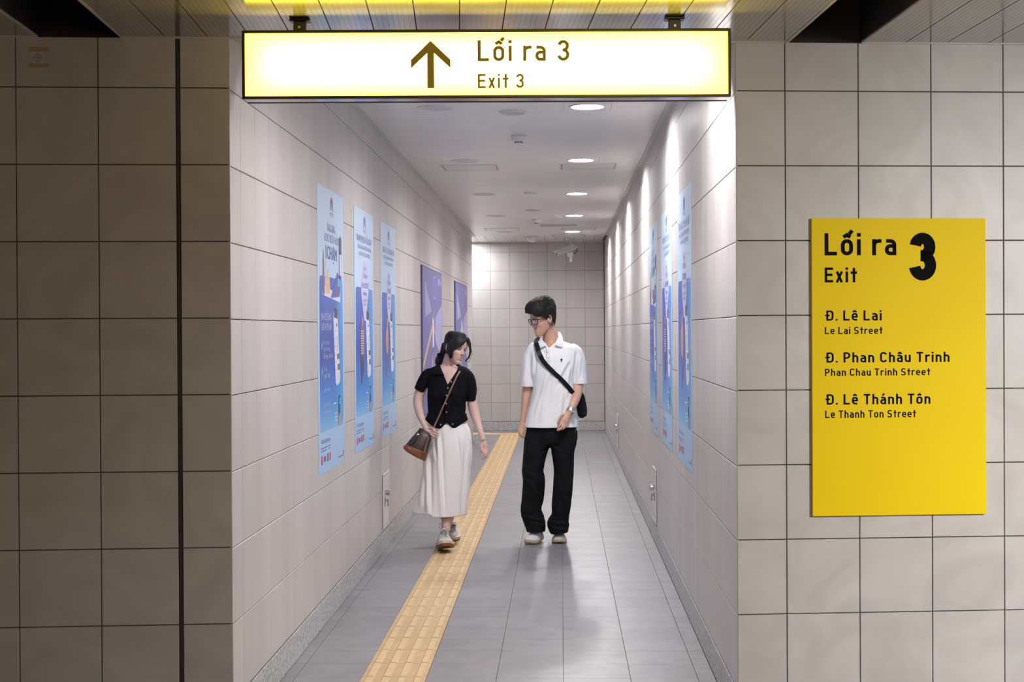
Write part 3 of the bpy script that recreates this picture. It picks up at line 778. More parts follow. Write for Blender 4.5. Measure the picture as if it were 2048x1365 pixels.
# ================================================================= VALVE / HYDRANT BOXES LOW ON THE WALLS
M_CABIN = mat('cabinet_enamel', (.60,.575,.565), .35)
M_CABD = mat('cabinet_gap', (.16,.13,.12), .6)
def wall_box(side, y0, y1, z0, z1, lb):
    w_ = y1-y0; h_ = z1-z0
    # local x along the wall, y outward is negative
    if side < 0: t = empty('wall_cabinet', (XL+TT+.0005, y0, z0), (0, 0, math.pi/2))
    else: t = empty('wall_cabinet', (XR-TT-.0005, y1, z0), (0, 0, -math.pi/2))
    tag(t, lb, 'cabinet', 'small enamelled cabinets low on the passage walls')
    bm = bmesh.new(); bx(bm, 0, w_, -.003, 0, 0, h_); obj('recess', bm, M_CABD, t)
    bm = bmesh.new(); rect_frame(bm, w_, h_, .020, -.010, -.001, .001)
    obj('frame', bm, M_CABIN, t)
    bm = bmesh.new(); bx(bm, .025, w_-.025, -.009, -.001, .026, h_-.026, bev=.001); d = obj('door', bm, M_CABIN, t)
    hx = w_*.17 if side < 0 else w_*.60
    bm = bmesh.new(); lathe(bm, [(0, .036), (.018, .036), (.022, .030), (.023, .012), (.018, .0), (0, 0)], 20, Matrix.Translation((hx+.03, -.009, h_*.655)) @ Matrix.Rotation(math.pi/2, 4, 'X')); obj('knob', bm, M_CHROME, d)
    bm = bmesh.new(); bx(bm, hx+.012, hx+.042, -.016, -.009, h_*.40, h_*.56, bev=.002); bx(bm, hx+.020, hx+.034, -.036, -.016, h_*.49, h_*.53, bev=.003); bx(bm, hx+.020, hx+.034, -.036, -.026, h_*.40, h_*.51, bev=.003); obj('latch', bm, M_CHROME, d)
wall_box(-1, 11.2, 11.62, .165, .565, 'small enamelled cabinet low on the left wall beside the white skirt')
wall_box(1, 11.5, 11.92, .165, .565, 'small enamelled cabinet low on the right wall nearer the viewer')
wall_box(1, 19.0, 19.42, .165, .565, 'small enamelled cabinet low on the right wall farther away, near the end')
# little test sticker on the dim hall wall
M_TAPE = mat('brown_adhesive_tape', (.40,.33,.19), .45)
def on_hall(px, py): return on_plane(px, py, A+N*TT, N)
sp0 = on_hall(64.5, 126.5)
t = empty('paper_sticker', sp0+N*.0008, (0, 0, ANG)); tag(t, 'small square paper target sticker taped high on the dim left wall', 'sticker')
sc = 22/510.
bm = bmesh.new(); bx(bm, -.014, sc+.020, -.0006, 0, -.016, -.001); obj('tape', bm, M_TAPE, t)
bm = bmesh.new(); bx(bm, -.014, sc+.020, -.0006, 0, sc+.001, sc+.020); obj('tape', bm, M_TAPE, t)
bm = bmesh.new(); bx(bm, 0, sc, -.0012, 0, 0, sc); obj('paper', bm, mat('sticker_paper', (.60,.58,.56), .7), t)
bm = bmesh.new()
def ring2(bm, cx, cz, r, hw, y0, th=.0004, n=28):
    ribbon(bm, [Vector((math.cos(2*math.pi*k/n)*r, math.sin(2*math.pi*k/n)*r)) for k in range(n)], hw, True, 1, 1, cx, cz, y0, th)
ring2(bm, sc/2, sc/2, .016, .0012, -.0012); ring2(bm, sc/2, sc/2, .009, .0012, -.0012)
bx(bm, sc/2-.001, sc/2+.001, -.0016, -.0012, sc/2-.019, sc/2+.019); bx(bm, sc/2-.019, sc/2+.019, -.0016, -.0012, sc/2-.001, sc/2+.001)
obj('target_mark', bm, mat('grey_print', (.22,.20,.19), .7), t)

# ================================================================= POSTERS
def grad(name, stops, axis='Z', lo=0., hi=1., rough=.35, diag=0.0):
    m = mat(name, (1,1,1), rough); T = NT(m)
    tc = T.n('ShaderNodeTexCoord'); sp = T.n('ShaderNodeSeparateXYZ'); T.l(tc.outputs['Object'], sp.inputs[0])
    src = sp.outputs[axis]
    if diag:
        q = T.n('ShaderNodeMath', operation='MULTIPLY_ADD'); T.l(sp.outputs['X'], q.inputs[0]); q.inputs[1].default_value = diag; T.l(src, q.inputs[2]); src = q.outputs[0]
    mr = T.n('ShaderNodeMapRange'); mr.inputs[1].default_value = lo; mr.inputs[2].default_value = hi; T.l(src, mr.inputs[0])
    r = T.n('ShaderNodeValToRGB'); el = r.color_ramp.elements
    while len(el) < len(stops): el.new(.5)
    for e, (p, c) in zip(el, stops): e.position = p; e.color = (*c, 1)
    T.l(mr.outputs[0], r.inputs[0]); T.l(r.outputs[0], T.b.inputs['Base Color']); return m
PWD, PHT = 1.0, 1.565
M_PAPER = grad('pale_blue_poster_paper', [(0, (.34,.53,.76)), (.5, (.46,.62,.82)), (1, (.52,.65,.80))], lo=0, hi=PHT)
M_PBLUE = grad('printed_blue_gradient', [(0, (.22,.52,.80)), (.20, (.07,.27,.68)), (.5, (.035,.075,.40)), (1, (.04,.11,.50))], lo=.20, hi=1.05)
T = NT(M_PBLUE); _r = [n for n in T.t.nodes if n.type == 'VALTORGB'][0]; _s = [n for n in T.t.nodes if n.type == 'SEPXYZ'][0]
_m = T.n('ShaderNodeMapRange', interpolation_type='SMOOTHSTEP'); _m.inputs[1].default_value = .55; _m.inputs[2].default_value = .97; _m.inputs[4].default_value = .8; T.l(_s.outputs['X'], _m.inputs[0])
_x = T.n('ShaderNodeMix', data_type='RGBA'); T.l(_m.outputs[0], _x.inputs[0]); T.l(_r.outputs[0], _x.inputs[6]); _x.inputs[7].default_value = (.10, .40, .76, 1); T.l(_x.outputs[2], T.b.inputs['Base Color'])
M_PNAVY = mat('printed_navy', (.09,.10,.36), .4)
M_PLILAC = mat('printed_lilac', (.15,.15,.44), .4)
M_PWHITE = mat('printed_white', (.68,.70,.80), .4)
M_PPALE = mat('printed_pale_lilac', (.55,.55,.80), .4)
M_PGREY = mat('printed_dark_grey', (.06,.06,.09), .4)
M_PRED = mat('printed_red', (.65,.06,.05), .4)
M_PORANGE = mat('printed_orange', (.72,.48,.22), .4)
M_PSKIN = mat('printed_skin_tone', (.50,.28,.21), .4)
M_PCYAN = mat('printed_cyan', (.10,.50,.65), .4)
M_PBROWN = mat('printed_brown', (.20,.12,.10), .4)
def roundrect(x0, x1, z0, z1, r, n=6):
    p = fillet([(x0, z0), (x1, z0), (x1, z1), (x0, z1)], r, True, n); return [(v.x, v.y) for v in p]
def flat(name, pts, lay, m, parent): 
    bm = bmesh.new(); poly(bm, pts, -.0015-.0005*lay, -.0012-.0005*(lay-1)); return obj(name, bm, m, parent)
def bars(name, rects, lay, m, parent):
    bm = bmesh.new()
    for x0, x1, z0, z1 in rects: bx(bm, x0, x1, -.0015-.0005*lay, -.0012-.0005*(lay-1), z0, z1)
    return tag(obj(name, bm, m, parent), kind='stuff')
def poster(side, ya, kind, lb, z0=.828):
    if side < 0: t = empty('advertising_poster', (XL+TT+.0006, ya, z0), (0, 0, math.pi/2))
    else: t = empty('advertising_poster', (XR-TT-.0006, ya+PWD, z0), (0, 0, -math.pi/2))
    tag(t, lb, 'poster', 'tall pale blue metro advertising posters')
    bm = bmesh.new(); bx(bm, 0, PWD, -.0015, 0, 0, PHT); obj('sheet', bm, M_PAPER, t)
    y1 = -.0026; W = PWD
    # emblem: an arched M and its name
    bm = bmesh.new(); cx = W*.52
    for s in (-1, 1): ribbon(bm, fillet([(s*.072, 0), (s*.045, .125), (s*.02, .135), (0, .03)], .03), .010, False, .8, .5, cx, 1.447, -.0017, .0006)
    obj('emblem', bm, M_PNAVY, t)
    bm = bmesh.new(); ribbon(bm, fillet([(-.035, .13), (0, .168), (.035, .13)], .03), .009, False, .8, .5, cx, 1.447, -.0017, .0006); obj('emblem_arch', bm, M_PRED, t)
    font_text('METRO', cx, 1.418, .032, .15, y1, 'lettering', M_PNAVY, t, align='CENTER')
    # blue rounded field
    top = 1.055 if kind != 1 else 1.075
    flat('blue_field', roundrect(.06, .95, .225, top, .05), 1, M_PBLUE, t)
    if kind == 1:
        font_text('ỨNG DỤNG', W*.50, 1.33, .062, .30, y1, 'lettering', M_PLILAC, t, align='CENTER')
        font_text('HCMC METRO HURC', W*.52, 1.27, .062, .56, y1, 'lettering', M_PLILAC, t, align='CENTER')
        font_text('1CHẠM', W*.50, 1.175, .105, .42, y1-.0002, 'lettering', M_PLILAC, t, align='CENTER')
        font_text('1CHẠM', W*.504, 1.175, .105, .42, y1-.0005, 'lettering', M_PLILAC, t, align='CENTER')
        # towers, church and train picture
        pic = flat('picture_ground', [(.16, 0.973), (.84, 0.941), (.82, 1.019), (.55, 1.001), (.18, 1.028)], 2, M_PWHITE, t)
        flat('tower', [(.17, 0.973), (.24, 0.973), (.215, 1.194), (.195, 1.221), (.18, 1.157)], 3, M_PBROWN, t)
        flat('tower', [(.25, 0.982), (.30, 0.982), (.285, 1.148), (.27, 1.175)], 3, M_PPALE, t)
        flat('church', [(.30, 0.982), (.43, 0.982), (.43, 1.065), (.385, 1.083), (.37, 1.125), (.345, 1.083), (.30, 1.065)], 3, M_PORANGE, t)
        flat('train', [(.46, 0.959), (.80, 0.973), (.84, 1.024), (.80, 1.093), (.72, 1.111), (.6, 1.037)], 3, M_PNAVY, t)
        flat('train_window', [(.74, 1.028), (.81, 1.033), (.80, 1.074), (.75, 1.083)], 4, M_PCYAN, t)
        flat('telephone', [(.80, 1.08), (.89, 1.07), (.90, 1.31), (.86, 1.33), (.80, 1.31)], 4, M_PGREY, t)
        flat('screen', [(.81, 1.10), (.885, 1.095), (.885, 1.22), (.81, 1.22)], 5, M_PWHITE, t)
        for i, (s, wd, sz, mm) in enumerate((('MUA VÉ DỄ DÀNG,', .38, .052, M_PWHITE), ('QUÉT VÉ TIỆN LỢI', .38, .052, M_PWHITE))): font_text(s, .11, .835-.055*i, sz, wd, y1, 'lettering', mm, t)
        for i, (a, b2, mm) in enumerate((('Mua vé từ xa', .22, M_PPALE), ('nhanh chóng', .24, M_PPALE), ('dễ dàng - tiện lợi', .34, M_PWHITE), ('Tra cứu', .12, M_PPALE), ('1 ngày, 3 ngày', .24, M_PWHITE), ('tuyến đường', .24, M_PPALE), ('hỗ trợ 24/7', .24, M_PPALE), ('thanh toán', .26, M_PPALE))):
            font_text(a, .19, (.70, .665, .625, .555, .52, .44, .36, .32)[i], .036, b2, y1, 'lettering', mm, t)
        for z in (.67, .53): flat('icon', [(.13, z), (.17, z+.03), (.14, z+.05), (.11, z+.02)], 2, M_PCYAN, t)
    else:
        font_text('BẠN ĐI METRO MỖI NGÀY?' if kind == 2 else 'BẠN LÀ HỌC SINH, SINH VIÊN?', W*.51, 1.35, .062, .78, y1, 'lettering', M_PLILAC, t, align='CENTER')
        font_text('MUA VÉ THÁNG VÀ ĐI LẠI THOẢI MÁI', W*.51, 1.305, .036, .68, y1, 'lettering', M_PNAVY, t, align='CENTER')
        font_text('CHỈ VỚI ỨNG DỤNG METRO', W*.51, 1.262, .036, .56, y1, 'lettering', M_PNAVY, t, align='CENTER')
        c_ = .52; bw = [(.84, .05), (.90, .085), (.96, .14), (1.02, .19), (1.09, .20), (1.15, .16), (1.20, .10), (1.235, .04)] if kind == 2 else [(.84, .05), (.88, .07), (.92, .12), (.98, .15), (1.06, .15), (1.13, .12), (1.18, .08), (1.215, .03)]
        bl = [(c_-q, z) for z, q in bw[::-1]]+[(c_+q, z) for z, q in bw]
        flat('balloon', [(v.x, v.y) for v in fillet(bl, .06, True, 3)], 2, M_PPALE, t)
        for i, (a, b2, s) in enumerate((('ƯU ĐÃI', .12, .035), ('VÉ THÁNG', .22, .045), ('300.000đ' if kind == 2 else '150.000đ', .36 if kind == 2 else .26, .055), ('tháng/vé', .2, .034), ('không giới hạn', .2, .026), ('lượt đi lại', .15, .026))):
            font_text(a, .52, (1.17, 1.12, 1.055, 1.01, .97, .94)[i], s, b2, y1-.0005, 'lettering', M_PNAVY if i > 2 else M_PLILAC, t, align='CENTER')
        # printed standing figure
        dk = M_PGREY if kind == 2 else M_PNAVY
        flat('printed_figure', [(.30, 0.430), (.35, 0.437), (.37, 0.576), (.40, 0.481), (.44, 0.488), (.43, 0.649), (.44, 0.766), (.40, 0.795), (.34, 0.795), (.28, 0.751), (.29, 0.642)], 3, dk, t)
        flat('printed_shirt', [(.27, 0.693), (.30, 0.620), (.42, 0.605), (.46, 0.678), (.45, 0.773), (.40, 0.810), (.33, 0.810), (.27, 0.758)], 4, M_PBROWN if kind == 2 else M_PSKIN, t)
        flat('printed_head', [(.35, 0.810), (.40, 0.810), (.42, 0.839), (.40, 0.868), (.36, 0.868), (.34, 0.839)], 4, M_PSKIN, t)
        if kind == 2: bars('shirt_stripes', [(.29, .45, .627+.016*k, .632+.016*k) for k in range(10)], 5, M_PWHITE, t)
    # big telephone with ticket screen
    ph = flat('telephone', [(.56, 0.852), (.64, 0.480), (.68, 0.460), (.80, 0.476), (.82, 0.500), (.72, 0.884), (.68, 0.904), (.58, 0.884)], 3, M_PWHITE, t)
    flat('telephone_top', [(.585, 0.852), (.715, 0.844), (.72, 0.900), (.60, 0.908)], 4, M_PGREY, t)
    flat('screen_button', [(.66, 0.800), (.70, 0.800), (.70, 0.820), (.66, 0.820)], 4, M_PNAVY, t)
    bars('screen_lines', [(.62, .655, 0.772-.044*k, 0.776-.044*k) for k in range(6)] + [(.70, .735, 0.740-.010*k, 0.743-.010*k) for k in range(9)], 4, M_PLILAC, t)
    bars('screen_tiles', [(.70, .79, 0.612, 0.644), (.72, .80, 0.548, 0.584)], 4, M_PBROWN, t)
    flat('hand_telephone', [(.74, .49-.15), (.80, .345), (.80, .26), (.86, .26), (.835, .40), (.78, .42)] if False else [(.74, .245), (.80, .24), (.82, .40), (.76, .405)], 4, M_PGREY, t)
    flat('hand_screen', [(.765, .35), (.81, .35), (.812, .385), (.77, .388)], 5, M_PCYAN, t)
    flat('printed_hand', [(.735, .235), (.80, .225), (.815, .28), (.77, .30), (.74, .28)], 5, M_PSKIN, t)
    bars('caption', [(.60, .70, .30-.02*k, .306-.02*k) for k in range(3)] + [(.55, .66, .45-.09, .366)], 3, M_PWHITE, t)
    # foot of the poster
    font_text('Tải ứng dụng ngay', .08, .165, .034, .34, y1, 'lettering', M_PNAVY, t)
    bars('small_print', [(.08, .33, .135, .141), (.08, .27, .120, .126), (.36, .43, .135, .141), (.36, .41, .120, .126), (.74, .90, .04, .047)], 1, M_PNAVY, t)
    bm = bmesh.new(); lathe(bm, [(0, .0008), (.028, .0008), (.028, 0)], 20, Matrix.Translation((.115, -.0016, .075)) @ Matrix.Rotation(math.pi/2, 4, 'X')); obj('round_badge', bm, M_PRED, t)
    bars('payment_badge', [(.18, .26, .062, .090)], 1, M_PNAVY, t); bars('payment_badge', [(.30, .36, .055, .098)], 1, M_PBROWN, t); bars('payment_badge', [(.39, .44, .055, .098)], 1, M_PRED, t)
    bars('small_badge', [(.93, .96, .035, .07)], 1, M_PRED, t)
    return t
poster(-1, 8.25, 1, 'tall pale blue poster with orange church picture, nearest on the left wall')
poster(-1, 9.73, 2, 'tall pale blue poster, middle of the three on the left wall')
poster(-1, 11.18, 3, 'tall pale blue poster on the left wall, above the small cabinet')
poster(1, 8.37, 3, 'tall pale blue poster nearest the viewer on the right wall')
poster(1, 9.84, 2, 'tall pale blue poster, middle of the three on the right wall')
poster(1, 11.32, 1, 'tall pale blue poster on the right wall, farthest of its three')
# two wide violet picture panels further on
M_VIO = mat('violet_print', (.135,.135,.40), .35); M_VIOE = mat('violet_panel_edge', (.07,.07,.20), .4)
M_VPALE = mat('violet_light_print', (.42,.42,.68), .35); M_VGREY = mat('taupe_print', (.22,.19,.22), .4); M_VPINK = mat('pink_print', (.45,.30,.38), .4)
def violet(y0, y1, z0, z1, lb):
    t = empty('picture_panel', (XL+TT+.0006, y0, z0), (0, 0, math.pi/2)); tag(t, lb, 'picture', 'wide violet picture panels on the left wall')
    W = y1-y0; H = z1-z0
    bm = bmesh.new(); bx(bm, 0, W, -.014, 0, 0, H, bev=.002); obj('board', bm, M_VIOE, t)
    def fl(n, pts, lay, m):
        bm = bmesh.new(); poly(bm, [(x*W, z*H) for x, z in pts], -.0145-.0006*lay, -.014-.0006*(lay-1)); return obj(n, bm, m, t)
    fl('printed_face', [(.02, .01), (.99, .01), (.99, .99), (.02, .99)], 1, M_VIO)
    fl('yellow_line', [(.02, .30), (.02, .35), (.44, .60), (.46, .57)], 2, M_PORANGE)
    fl('yellow_line', [(.56, .57), (.56, .60), (.99, .28), (.99, .24)], 2, M_PORANGE)
    for k in range(9):
        x = .12+.038*k; a = .66+.005*k; b = .90-.024*k*(.5 if k < 2 else 1)
        fl('skyline_building', [(x, a), (x+.03, a+.003), (x+.03, b-.012), (x, b)], 2, M_VPALE)
    for k in range(9):
        x = .62+.040*k; a = .50-.022*k; b = .66+.012*k
        fl('skyline_building', [(x, a), (x+.031, a-.015), (x+.031, b+.005), (x, b)], 2, M_VPALE)
    fl('tall_tower', [(.47, .44), (.53, .44), (.54, .68), (.50, .72), (.46, .68)], 3, M_PWHITE)
    fl('tower_shaft', [(.44, .72), (.54, .72), (.54, .66), (.49, .64)], 4, M_VGREY)
    fl('tower_base', [(.44, .22), (.54, .24), (.53, .46), (.48, .44)], 3, M_VGREY)
    fl('pink_base', [(.38, .22), (.46, .22), (.50, .30), (.44, .42)], 4, M_VPINK)
    for a, b in (((.53, .84), (.56, .985)),):
        bm = bmesh.new()
        rect = [(.53, .80), (.62, .80), (.62, .95), (.53, .95)]
        ribbon(bm, [Vector((x*W, z*H)) for x, z in rect], .008, True, 1, 1, 0, 0, -.0146, .0006); obj('outlined_tower', bm, M_VPALE, t)
    fl('caption', [(.78, .905), (.86, .905), (.86, .95), (.78, .95)], 2, M_VPALE); fl('caption', [(.91, .905), (.96, .905), (.96, .94), (.91, .94)], 2, M_VPALE)
    return t
violet(14.4, 16.78, .80, 2.215, 'wide violet skyline picture panel on the left wall, nearer one')
violet(18.95, 21.35, .80, 2.21, 'wide violet skyline picture panel on the left wall, nearer the end')
# ================================================================= PEOPLE : builders
def catm(rows, sub):
    out = []; m = len(rows)
    for i in range(m-1):
        p0 = rows[max(i-1, 0)]; p1 = rows[i]; p2 = rows[i+1]; p3 = rows[min(i+2, m-1)]
        for k in range(sub):
            t = k/sub
            out.append(tuple(.5*((2*b)+(c-a)*t+(2*a-5*b+4*c-d)*t*t+(3*b-a-3*c+d)*t**3) for a, b, c, d in zip(p0, p1, p2, p3)))
    out.append(tuple(rows[-1])); return out
def proj(c):
    d = c-EYE; z = d.dot(fwd)
    return 1024+FPX*d.dot(rt)/z, 682.5-FPX*d.dot(up)/z
class Fig:
    """a figure standing on the plane y = Y; outlines are given where the eye sees them, depth in metres"""
    def __init__(s, Y): s.Y = Y; s.k = FPX/Y
    def P(s, x, y, d=0.0): return at(x, y, s.Y+d)
    def limb(s, bm, rows, n=20, sub=4, level=False, p=2.0, mod=None, cap=True, mi=0):
        """rows: (px, py, depth, half width px, half depth m)"""
        R_ = catm(rows, sub); cs = [s.P(r[0], r[1], r[2]) for r in R_]; rings = []
        for i, (c, r) in enumerate(zip(cs, R_)):
            t = (cs[min(i+1, len(cs)-1)]-cs[max(i-1, 0)]).normalized()
            if level: sd = Vector((1, 0, 0)); dp = Vector((0, 1, 0))
            else:
                sd = t.cross(Vector((0, 1, 0))); sd.normalize(); dp = sd.cross(t)
            hw = max(r[3], .05)/s.k; hd = max(r[4], .0005); ring = []
            for q in range(n):
                a = 2*math.pi*q/n; ca, sa = math.cos(a), math.sin(a)
                e = 2.0/p; x = math.copysign(abs(ca)**e, ca); y = math.copysign(abs(sa)**e, sa)
                f = mod(a, i/(len(cs)-1), r) if mod else 1.0
                ring.append(bm.verts.new(c+sd*(x*hw*f)+dp*(y*hd*f)))
            rings.append(ring)
        for a, b in zip(rings, rings[1:]):
            for q in range(n): f = bm.faces.new((a[q], a[(q+1) % n], b[(q+1) % n], b[q])); f.material_index = mi
        if cap: bm.faces.new(rings[0][::-1]); bm.faces.new(rings[-1])
        return rings
    def plate(s, bm, pts, th=.005, mi=0):
        """thin bent piece of cloth: outline points (px, py, depth)"""
        a = [bm.verts.new(s.P(*q)) for q in pts]; b = [bm.verts.new(v.co+Vector((0, th, 0))) for v in a]; n = len(a)
        fs = [bm.faces.new(a), bm.faces.new(b[::-1])]+[bm.faces.new((a[i], b[i], b[(i+1) % n], a[(i+1) % n])) for i in range(n)]
        for f in fs: f.material_index = mi
        bmesh.ops.triangulate(bm, faces=fs[:2])
def fuse(bm, voxel, smooth=3, fac=.5):
    """union of closed shapes as one continuous surface"""
    bmesh.ops.recalc_face_normals(bm, faces=bm.faces)
    me = bpy.data.meshes.new('t'); bm.to_mesh(me); bm.free()
    o = bpy.data.objects.new('t', me); C.objects.link(o)
    r = o.modifiers.new('r', 'REMESH'); r.mode = 'VOXEL'; r.voxel_size = voxel; r.use_smooth_shade = True
    q = o.modifiers.new('s', 'SMOOTH'); q.factor = fac; q.iterations = smooth
    dg = bpy.context.evaluated_depsgraph_get(); res = bpy.data.meshes.new_from_object(o.evaluated_get(dg))
    bpy.data.objects.remove(o); bpy.data.meshes.remove(me)
    return res
def cut(me, pred):
    bm = bmesh.new(); bm.from_mesh(me)
    dead = [f for f in bm.faces if pred(f.calc_center_median(), f.normal)]
    bmesh.ops.delete(bm, geom=dead, context='FACES')
    bad = [v for v in bm.verts if not v.link_faces]
    bmesh.ops.delete(bm, geom=bad, context='VERTS')
    bd = [v for v in bm.verts if v.is_boundary]; nb = {v: [e.other_vert(v) for e in v.link_edges if e.is_boundary] for v in bd}
    for it in range(14):
        new = {v: (v.co*.4+sum((q.co for q in nb[v]), Vector())*(.6/len(nb[v]))) for v in bd if nb[v]}
        for v, c in new.items(): v.co = c
    bm.to_mesh(me); bm.free()
def move(me, fn):
    """push vertices along their normal by fn(co, n, px, py)"""
    ns = [v.normal.copy() for v in me.vertices]
    for v, n in zip(me.vertices, ns):
        x, y = proj(v.co); d = fn(v.co, n, x, y)
        if d: v.co = v.co + n*d
def pdist(x, y, a, b):
    dx, dy = b[0]-a[0], b[1]-a[1]; L = dx*dx+dy*dy
    t = max(0, min(1, ((x-a[0])*dx+(y-a[1])*dy)/L)); ex, ey = x-a[0]-t*dx, y-a[1]-t*dy
    sgn = 1 if dx*(y-a[1])-dy*(x-a[0]) > 0 else -1
    return math.hypot(ex, ey), sgn, t
def creases(lst):
    """lst: ((x0,y0),(x1,y1), width px, depth m): a ridge with a valley beside it"""
    def f(x, y):
        s = 0
        for a, b, wd, am in lst:
            if x < min(a[0], b[0])-3*wd or x > max(a[0], b[0])+3*wd or y < min(a[1], b[1])-3*wd or y > max(a[1], b[1])+3*wd: continue
            d, sg, t = pdist(x, y, a, b)
            e = min(1, t*5+.15)*min(1, (1-t)*5+.15)
            q = d*sg/wd; s += am*e*(q*1.5)*math.exp(-q*q)
        return s
    return f
def inside(x, y, pl):
    c = False; j = len(pl)-1
    for i in range(len(pl)):
        xi, yi = pl[i]; xj, yj = pl[j]
        if (yi > y) != (yj > y) and x < (xj-xi)*(y-yi)/(yj-yi)+xi: c = not c
        j = i
    return c
def wrap(me, name, mats, parent):
    me.name = name
    for p in me.polygons: p.use_smooth = True
    me.materials.clear()
    for m in (mats if isinstance(mats, (list, tuple)) else [mats]): me.materials.append(m)
    return link_mesh(name, me, None, parent)
def put(fig_parent, o):
    """parent keeping the world place"""
    o.parent = fig_parent; o.matrix_parent_inverse = fig_parent.matrix_world.inverted() if False else Matrix.Translation(-fig_parent.location)
# head: rings (z, half width, front y, back y), face towards -y
HEAD = [(-.116, .012, -.080, -.050), (-.110, .026, -.090, -.030), (-.098, .036, -.0935, -.005), (-.080, .046, -.0925, .020), (-.058, .054, -.091, .045), (-.035, .061, -.0885, .066),
        (-.010, .0665, -.0845, .082), (.015, .0700, -.0850, .092), (.035, .0720, -.0890, .098), (.060, .0715, -.0870, .101), (.085, .066, -.077, .098), (.105, .055, -.060, .086), (.120, .038, -.036, .066), (.128, .016, -.010, .036)]
def head_rings(off=lambda z, a: 0, lo=-1):
    out = []
    for z, w_, yf, yb in catm(HEAD, 3):
        if z < lo: continue
        ring = []
        c = (yf+yb)/2 if z > .03 else (yf*.45+yb*.55)
        for q in range(40):
            a = 2*math.pi*q/40; ca, sa = math.cos(a), math.sin(a)
            e = 2/2.25; o = off(z, a)
            x = math.copysign(abs(ca)**e, ca)*(w_+o); y = math.copysign(abs(sa)**e, sa); y = c+(y*((yb-c)+o) if y > 0 else y*((c-yf)+o))
            ring.append((x, y, z))
        out.append(ring)
    return out
def add_rings(bm, rings, M):
    rr = [[bm.verts.new(M @ Vector(p)) for p in r] for r in rings]; n = len(rr[0])
    for a, b in zip(rr, rr[1:]):
        for q in range(n): bm.faces.new((a[q], a[(q+1) % n], b[(q+1) % n], b[q]))
    bm.faces.new(rr[0][::-1]); bm.faces.new(rr[-1])
def ball(bm, c, r, M=None, rot=None, n=16, mi=0):
    prof = [(math.sin(math.pi*k/n), -math.cos(math.pi*k/n)) for k in range(n+1)]; prof[0] = (0, -1); prof[-1] = (0, 1)
    Q = Matrix.Translation(c) @ (rot or Matrix()) @ Matrix.Diagonal((r[0], r[1], r[2], 1)); Q = (M @ Q) if M is not None else Q
    lathe(bm, prof, n+4, Q, mi)
def ltube(bm, pts, rad, M, n=8): tube(bm, [M @ Vector(p) for p in pts], rad, n)
def add_head(bm, M, fem=False):
    add_rings(bm, head_rings((lambda z, a: -.007*max(0, min(1, (-.02-z)/.06))) if fem else (lambda z, a: 0)), M)
    # nose
    r = .9 if fem else 1.0
    ltube(bm, [(0, -.080, .020), (0, -.087, .004), (0, -.094*1, -.012), (0, -.1015, -.024), (0, -.100, -.031)], [.0055, .0065, .0085*r, .0105*r, .006], M, 12)
    for s in (-1, 1): ball(bm, (s*.0105*r, -.0915, -.0285), (.0075, .009, .0065), M)
    # cheeks lifted in a smile, chin
    ball(bm, (0, -.080 if fem else -.083, -.097), (.016, .012, .013), M)
    # lips
    m_ = 1.22 if fem else 1.0
    ltube(bm, [(-.0245*m_, -.077, -.0485), (-.013*m_, -.0905, -.0525), (0, -.0945, -.0540), (.013*m_, -.0905, -.0525), (.0245*m_, -.077, -.0485)], [.002, .0038, .0042, .0038, .002], M, 10)
    ltube(bm, [(-.0225*m_, -.079, -.0525), (-.013*m_, -.0885, -.0680), (0, -.0915, -.0730), (.013*m_, -.0885, -.0680), (.0225*m_, -.079, -.0525)], [.002, .0040, .0048, .0040, .002], M, 10)
    # ears
    for s in (-1, 1):
        E = Matrix.Rotation(R(s*-22), 4, 'Z') @ Matrix.Rotation(R(8), 4, 'X')
        base_ = Matrix.Translation((s*.072, .010, -.008)) @ E
        ball(bm, (0, 0, 0), (.005, .015, .026), M @ base_)
        ltube(bm, [(s*.003, -.012, -.018), (s*.004, -.016, .006), (s*.006, -.010, .026), (s*.008, .004, .031), (s*.009, .017, .022), (s*.008, .019, .004), (s*.006, .010, -.016), (s*.004, -.002, -.029), (s*.002, -.011, -.024)], .0036, M @ base_, 8)
def face_shape(Mi, m_=1.0):
    """sockets, philtrum and open smile, worked in head space"""
    g = lambda x, y, z, cx, cy, cz, sx, sy, sz: math.exp(-((x-cx)/sx)**2-((y-cy)/sy)**2-((z-cz)/sz)**2)
    def f(co, n, px, py):
        q = Mi @ co
        if abs(q.x) > .1 or abs(q.y) > .13 or abs(q.z) > .14: return 0
        d = 0
        if q.y < -.03:
            for s in (-1, 1):
                d -= .0085*g(q.x, q.y, q.z, s*.031, -.08, .004, .015, .03, .0085)
                d += .0035*g(q.x, q.y, q.z, s*.032, -.085, .024, .020, .03, .007)
                d -= .0022*g(q.x, q.y, q.z, s*.034, -.08, -.050, .006, .03, .018)
                d += .0050*g(q.x, q.y, q.z, s*.041, -.07, -.026, .017, .04, .015)
            zc = -.0625+.0115*(q.x/(.023*m_))**2
            d -= .0100*math.exp(-((q.z-zc)/(.0050*(m_*1.1)))**2)*(1 if abs(q.x) < .017*m_ else math.exp(-((abs(q.x)-.017*m_)/.005)**2))
        for s in (-1, 1): d -= .005*g(q.x, q.y, q.z, s*.078, .006, -.004, .012, .008, .010)
        return d
    return f
